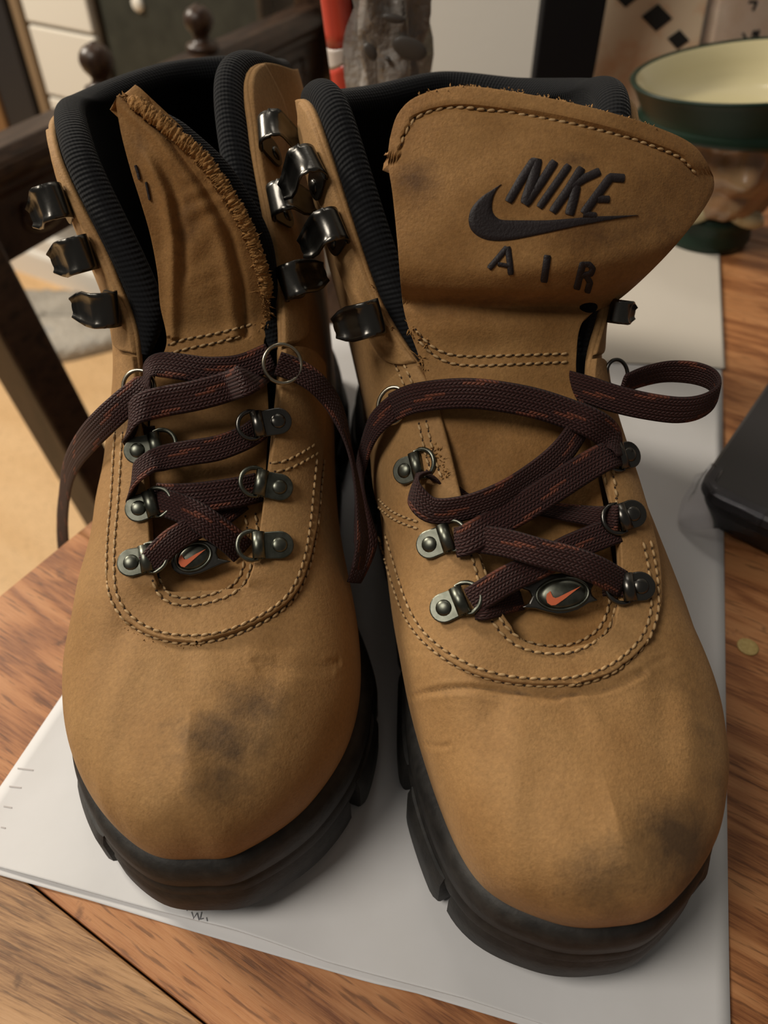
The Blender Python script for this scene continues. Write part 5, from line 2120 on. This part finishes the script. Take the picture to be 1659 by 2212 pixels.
# clear film folded over the corner
M_FILM = simple('clear_film', (0.92, 0.92, 0.95), 0.18, spec=0.5, trans=1.0)
M_FILM.node_tree.nodes['Principled BSDF'].inputs['IOR'].default_value = 1.12
rr = random.Random(12)
rows = []
path = [(0.016 - 0.0018 * i, 0.0, 0, -1) for i in range(5)]
path += [(0.007 - 0.007 * math.sin(w), 0.007 - 0.007 * math.cos(w), -math.sin(w), -math.cos(w)) for w in np.linspace(0, math.pi / 2, 7)]
path += [(0.0, 0.009 + 0.0024 * i, -1, 0) for i in range(8)]
for i, (a, b, na, nb) in enumerate(path):
    row = []
    drop = 0.0205 * (0.35 + 0.65 * math.exp(-((i - 8) / 5.0) ** 2))
    for v, o_, z_ in ((0, -0.005, 0.0005), (0, -0.002, 0.0007), (0, 0.0004, 0.0003), (0.15, 0.0010, 0), (0.35, 0.0012, 0), (0.55, 0.0017, 0), (0.75, 0.0026, 0), (1.0, 0.0042, 0)):
        w = rr.uniform(-0.0004, 0.0004) * (1 if v > 0 else 0.2)
        row.append(dev_pt(a + na * (o_ + w), b + nb * (o_ + w), zt + z_ - drop * v))
    rows.append(row)
mb = MB()
mb.grid(rows)
fo = mb.build('film_wrap', M_FILM, dev, label='clear crumpled plastic film over the corner')
m_ = fo.modifiers.new('thickness', 'SOLIDIFY')
m_.thickness = 0.0001
# small yellow paper dot
c = on_z(1615, 1398, TZ)
mb = MB()
lathe(mb, [(0.0, 0.0), (0.0036, 0.0), (0.0037, 0.0003), (0.0034, 0.0006), (0.0020, 0.0005), (0.0, 0.0006)], c, 28)
o = mb.build('round_dot', simple('yellow_card', (0.50, 0.37, 0.14), 0.6, vary=(900, (0.42, 0.30, 0.10))))
tag(o, 'small round yellow dot lying on the table right of the paper', 'dot')

# ------------------------------------------------------------------ character jug
M_GREEN = simple('green_glaze', (0.005, 0.018, 0.010), 0.38, spec=0.35, coat=0.0, vary=(60, (0.008, 0.024, 0.014)))
M_CREAM = simple('cream_glaze', (0.56, 0.50, 0.30), 0.2, coat=0.4)
M_FACE = simple('flesh_glaze', (0.36, 0.20, 0.10), 0.25, coat=0.4, vary=(70, (0.27, 0.17, 0.085)))
M_HAIRG = simple('grey_brown_glaze', (0.17, 0.13, 0.075), 0.3, coat=0.3, vary=(160, (0.26, 0.21, 0.13)))
jc = on_z(1516, 512, TZ)
jc = Vector((jc.x, jc.y, TZ))
jug = root('face_jug', jc, 'green rimmed pottery jug shaped like a face, cream inside, behind the right boot', 'jug')
fdir = Vector((-0.15, -0.99, 0)).normalized()
sdir = Vector((0.99, -0.15, 0)).normalized()


def jpt(r, ang, z, tilt=0.0, sx=1.0):
    p = sdir * (math.cos(ang) * r * sx) + fdir * (math.sin(ang) * r)
    return jc + p + Vector((0.006 * max(0, z) / 0.1, 0, z + tilt * math.cos(ang) * r))


def jug_rows(prof, seg=56, f=None, tilt=None, sx=None):
    rows = []
    for i, (r, z) in enumerate(prof):
        rows.append([jpt(r + (f(2 * math.pi * k / seg, z) if f else 0), 2 * math.pi * k / seg, z, tilt[i] if tilt else 0, sx[i] if sx else 1) for k in range(seg)])
    return rows


mb = MB()
mb.grid(jug_rows([(0.0, 0.0), (0.0255, 0.0), (0.0275, 0.002), (0.0280, 0.006), (0.0265, 0.010), (0.0270, 0.014), (0.0285, 0.018), (0.0275, 0.022), (0.024, 0.023)]), closed_u=True)
mb.build('foot', M_GREEN, jug)
mb = MB()
for sg in (-1, 1):
    mb.ellipsoid(jc + sdir * 0.014 * sg + fdir * 0.021 + Vector((0, 0, 0.025)), sdir * 0.014 + Vector((0, 0, -0.004 * sg)), fdir * 0.009, Vector((0, 0, 0.007)), 16, 8)
mb.ellipsoid(jc + sdir * 0.024 + Vector((0, 0, 0.026)), sdir * 0.008, fdir * 0.016, Vector((0, 0, 0.008)), 16, 8)
mb.build('shirt_collar', M_CREAM, jug)


def face(ang, z):
    """cheeks, nose, brows, chin and hair in relief; ang pi/2 faces the boots"""
    def g(a0, z0, wa, wz):
        d = (ang - a0 + math.pi) % (2 * math.pi) - math.pi
        return math.exp(-(d / wa) ** 2 - ((z - z0) / wz) ** 2)
    h = 0.010 * g(math.pi / 2, 0.055, 0.17, 0.011) + 0.005 * g(math.pi / 2, 0.050, 0.30, 0.005)
    h += 0.0035 * (g(math.pi / 2 - 0.55, 0.050, 0.25, 0.009) + g(math.pi / 2 + 0.55, 0.050, 0.25, 0.009))
    h += 0.0030 * (g(math.pi / 2 - 0.42, 0.070, 0.26, 0.0035) + g(math.pi / 2 + 0.42, 0.070, 0.26, 0.0035))
    h -= 0.0030 * (g(math.pi / 2 - 0.40, 0.063, 0.16, 0.004) + g(math.pi / 2 + 0.40, 0.063, 0.16, 0.004))
    h += 0.0045 * g(math.pi / 2, 0.031, 0.45, 0.006) - 0.002 * g(math.pi / 2, 0.040, 0.35, 0.0025)
    h += 0.0010 * math.sin(ang * 17 + z * 260)
    return h


mb = MB()
mb.grid(jug_rows([(0.024, 0.022)] + [(0.029 + 0.010 * math.sin(min(1, (z - 0.024) / 0.045) * 1.5), z) for z in np.linspace(0.024, 0.070, 34)], 72, face), closed_u=True)
mb.build('face', M_FACE, jug)
mb = MB()
rr = random.Random(21)
for k in range(46):
    a = rr.uniform(0, 2 * math.pi)
    if abs(((a - math.pi / 2 + math.pi) % (2 * math.pi)) - math.pi) < 0.62:
        continue
    z = rr.uniform(0.036, 0.060)
    p = jpt(0.0395, a, z)
    out = (p - jc)
    out.z = 0
    out.normalize()
    mb.ellipsoid(p, Vector((0, 0, 0.009)) + sdir * rr.uniform(-0.003, 0.003), out.cross(Vector((0, 0, 1))) * 0.0035, out * 0.003, 10, 6)
mb.build('hair', M_HAIRG, jug, kind='stuff')
pr = [(0.038, 0.068), (0.047, 0.0695), (0.0545, 0.0725), (0.0560, 0.0755), (0.0545, 0.0780), (0.0545, 0.0795), (0.0560, 0.086), (0.0580, 0.0935), (0.0590, 0.0965), (0.0600, 0.0980), (0.0590, 0.0988), (0.0570, 0.0978)]
tl = [0.0, 0.03, 0.07, 0.09, 0.09, 0.10, 0.13, 0.15, 0.16, 0.16, 0.16, 0.16]
sxx = [1, 1.05, 1.08, 1.1, 1.1, 1.1, 1.13, 1.16, 1.18, 1.18, 1.18, 1.18]
mb = MB()
mb.grid(jug_rows(pr, 64, None, tl, sxx), closed_u=True)
mb.build('hat_rim', M_GREEN, jug, label='dark green glazed hat rim')
mb = MB()
mb.grid(jug_rows([(0.0570, 0.0978), (0.0550, 0.0955), (0.0510, 0.0885), (0.0480, 0.0820), (0.0420, 0.0765), (0.0250, 0.0745), (0.0, 0.0745)], 64, None, [0.16, 0.155, 0.135, 0.10, 0.06, 0.03, 0.0], [1.18, 1.17, 1.14, 1.1, 1.05, 1, 1]), closed_u=True)
mb.build('inside', M_CREAM, jug, label='cream glazed inside')
mb = MB()
mb.tube([jpt(0.036, 0.25, 0.078), jpt(0.062, 0.22, 0.074), jpt(0.068, 0.2, 0.055), jpt(0.058, 0.2, 0.036), jpt(0.034, 0.2, 0.030)], [0.006, 0.006, 0.0055, 0.005, 0.005], 12)
hd = mb.build('handle', M_GREEN, jug)
m_ = hd.modifiers.new('sub', 'SUBSURF')
m_.levels = m_.render_levels = 2

# ------------------------------------------------------------------ upright things at the back of the table


def tbox(name, px0, px1, y, depth, h, mat, parent, py_ref=60, yaw=0.0, z0=TZ, bev=0.0015):
    a, b = on_y(px0, py_ref, y), on_y(px1, py_ref, y)
    a = Vector((a.x, y, z0))
    b = Vector((b.x, y, z0))
    d = (b - a)
    n = Vector((0, 1, 0))
    mb = MB()
    mb.prism([a, b, b + n * depth, a + n * depth], Vector((0, 0, h)))
    return add_bevel(mb.build(name, mat, parent, smooth=False), bev, 2)


M_BLACK = simple('matt_black', (0.004, 0.004, 0.005), 0.8, spec=0.2)
pk = root('black_upright_case', Vector((on_y(1236, 80, 0.60).x, 0.62, TZ)), 'tall plain black case standing upright beside the diamond patterned carton', 'case')
tbox('case_body', 1168, 1302, 0.60, 0.018, 0.26, M_BLACK, pk)
tbox('case_lid', 1168, 1302, 0.60, 0.018, 0.012, M_BLACK, pk, z0=TZ + 0.2605)
# tan carton with black diamonds
def carton_mat():
    M = simple('tan_carton', (0.50, 0.35, 0.19), 0.7)
    nt, N, L, b = nodes_of(M)
    tc = N.new('ShaderNodeTexCoord')
    n = N.new('ShaderNodeTexNoise')
    n.inputs['Scale'].default_value = 30
    n.inputs['Detail'].default_value = 5
    L.new(tc.outputs['Object'], n.inputs['Vector'])
    r = N.new('ShaderNodeValToRGB')
    e = r.color_ramp.elements
    e[0].position, e[0].color = 0.50, (0.82, 0.68, 0.48, 1)
    e[1].position, e[1].color = 0.72, (0.70, 0.34, 0.13, 1)
    L.new(n.outputs['Fac'], r.inputs['Fac'])
    L.new(r.outputs['Color'], b.inputs['Base Color'])
    return M


yc = 0.64
ct = root('diamond_carton', Vector((on_y(1420, 80, yc).x, yc + 0.02, TZ)), 'tan carton printed with a row of black diamonds, standing behind the jug', 'carton')
tbox('carton_body', 1304, 1536, yc, 0.045, 0.30, carton_mat(), ct)
M_PRINT = simple('black_print', (0.012, 0.013, 0.011), 0.6)
for cx, cy, r in ((1362, 26, 36), (1426, 78, 34), (1470, 124, 24), (1506, 160, 20)):
    mb = MB()
    P4 = [on_y(cx - r, cy - 2, yc), on_y(cx - 4, cy + r * 0.86, yc), on_y(cx + r, cy + 2, yc), on_y(cx + 4, cy - r * 0.86, yc)]
    mb.prism([q + Vector((0, -0.0004, 0)) for q in P4], Vector((0, -0.0004, 0)))
    mb.build('printed_diamond', M_PRINT, ct, smooth=False)
ct.rotation_euler.x = math.radians(-13)
ct.location.z += 0.0052
# pale printed pack in clear film, right of the carton
yp = 0.63
cp = root('clear_wrapped_pack', Vector((on_y(1610, 80, yp).x, yp + 0.02, TZ)), 'pale printed pack in clear film, right of the diamond carton behind the jug', 'pack')
tbox('pack_body', 1562, 1740, yp, 0.04, 0.26, simple('pale_tan_print', (0.74, 0.60, 0.44), 0.6, vary=(45, (0.62, 0.45, 0.29))), cp)
rows = []
rr = random.Random(9)
for j in range(14):
    zz_ = 0.02 + j * 0.0185
    rows.append([Vector((on_y(1556, 80, yp).x - 0.001 + rr.uniform(-0.0012, 0.0012), yp + dy, zz_)) for dy in (0.03, 0.0)] +
                [Vector((on_y(1556 + i * 26, 80, yp).x, yp - 0.003 + rr.uniform(-0.0015, 0.0015), zz_)) for i in range(1, 8)])
mb = MB()
mb.grid(rows)
fo = mb.build('film_wrap', M_FILM, cp)
m_ = fo.modifiers.new('thickness', 'SOLIDIFY')
m_.thickness = 0.0001
for pts in ([(1630, 12), (1648, 12), (1638, 30)], [(1612, 78), (1618, 90)], [(1632, 86), (1638, 72), (1642, 88)], [(1648, 70), (1644, 84)]):
    mb = MB()
    for (x0, y0), (x1, y1) in zip(pts[:-1], pts[1:]):
        mb.tube([on_y(x0, y0 + 34, yp - 0.0002), on_y(x1, y1 + 34, yp - 0.0002)], 0.0010, 6)
    mb.build('printed_mark', M_PRINT, cp)

cp.rotation_euler.x = math.radians(-13)
cp.location.z += 0.0052
# ------------------------------------------------------------------ bags behind the boots
yb = 0.375
M_BAG = simple('grey_clear_plastic', (0.30, 0.275, 0.245), 0.25, spec=0.5, bump=(55, 0.8, 0.01), vary=(26, (0.16, 0.14, 0.125)))
bag = root('plastic_bag', Vector((0.005, yb + 0.02, TZ)), 'crumpled grey see-through plastic bag behind the two boots', 'bag')
rr = random.Random(31)


def bag_mesh(xl, xr, y, dep, h, seed, seg=40, lev=30, crumple=0.004):
    rr = random.Random(seed)
    ph = [rr.uniform(0, 6.28) for _ in range(8)]
    cx, rx = (xl + xr) / 2, (xr - xl) / 2
    rows = []
    for j in range(lev):
        v = j / (lev - 1)
        z = TZ + h * v
        sq = 1.0 - 0.10 * v
        row = []
        for k in range(seg):
            a = 2 * math.pi * k / seg
            w = crumple * (math.sin(3 * a + 9 * v + ph[0]) + 0.7 * math.sin(7 * a - 13 * v + ph[1]) + 0.5 * math.sin(13 * a + 21 * v + ph[2]))
            e = 0.8
            ca, sa = math.cos(a), math.sin(a)
            x = cx + (rx * sq) * math.copysign(abs(ca) ** e, ca) + w * ca
            yy = y + dep / 2 + dep / 2 * sq * math.copysign(abs(sa) ** e, sa) + w * sa
            row.append((x, yy, z))
        rows.append(row)
    return rows


xa, xb = on_y(752, 100, yb).x, on_y(925, 100, yb).x
rows = bag_mesh(xa, xb, yb, 0.035, 0.19, 31)
mb = MB()
mb.grid(rows, closed_u=True)
mb.f.append(tuple(range(40))[::-1])
mb.f.append(tuple(range(len(rows) * 40 - 40, len(rows) * 40)))
mb.build('bag_body', M_BAG, bag)
for (x, y_, rx_, ry_) in ((885, 105, 40, 22), (800, 112, 16, 16), (850, 40, 26, 9), (838, 128, 8, 6)):
    p = on_y(x, y_, yb - 0.0042)
    mb = MB()
    mb.ellipsoid(p, Vector((rx_ * 0.00019, 0, -ry_ * 0.00008)), Vector((0, 0.0012, 0)), Vector((0, 0, ry_ * 0.00020)), 14, 8)
    mb.build('dark_print', simple('dark_grey_print', (0.06, 0.052, 0.045), 0.5), bag)
M_RED = simple('red_plastic', (0.52, 0.060, 0.035), 0.3, spec=0.5)
M_WHITEP = simple('white_plastic', (0.55, 0.49, 0.44), 0.35)
yr = 0.392
pkt = root('striped_packet', Vector((on_y(722, 100, yr).x, yr + 0.008, TZ)), 'red and white striped packet standing left of the grey plastic bag', 'packet')


def band(p0, p1, name, mat):
    """slice of the packet between two heights; p = (z left, z right)"""
    mb = MB()
    xl0, xr0 = on_y(684, 0, yr).x, on_y(752, 0, yr).x
    rows = []
    for v in np.linspace(0, 1, 6):
        row = []
        for k in range(20):
            a = 2 * math.pi * k / 20
            fx = 0.5 + 0.5 * math.cos(a)
            z = (p0[0] + (p1[0] - p0[0]) * v) * (1 - fx) + (p0[1] + (p1[1] - p0[1]) * v) * fx
            lean = (0.155 - z) * 0.10
            row.append((xl0 + (xr0 - xl0) * fx + lean, yr + 0.008 + 0.008 * math.sin(a), z))
        rows.append(row)
    mb.grid(rows, closed_u=True)
    mb.f.append(tuple(range(20))[::-1])
    mb.f.append(tuple(range(100, 120)))
    mb.build(name, mat, pkt)


def zat(py):
    return on_y(720, py, yr).z


band((TZ, TZ), (zat(215), zat(215)), 'white_band', M_WHITEP)
band((zat(214), zat(214)), (zat(160), zat(122)), 'red_band', M_RED)
band((zat(159), zat(121)), (zat(112), zat(100)), 'white_band', M_WHITEP)
band((zat(111), zat(99)), (zat(-60), zat(-60)), 'red_band', M_RED)
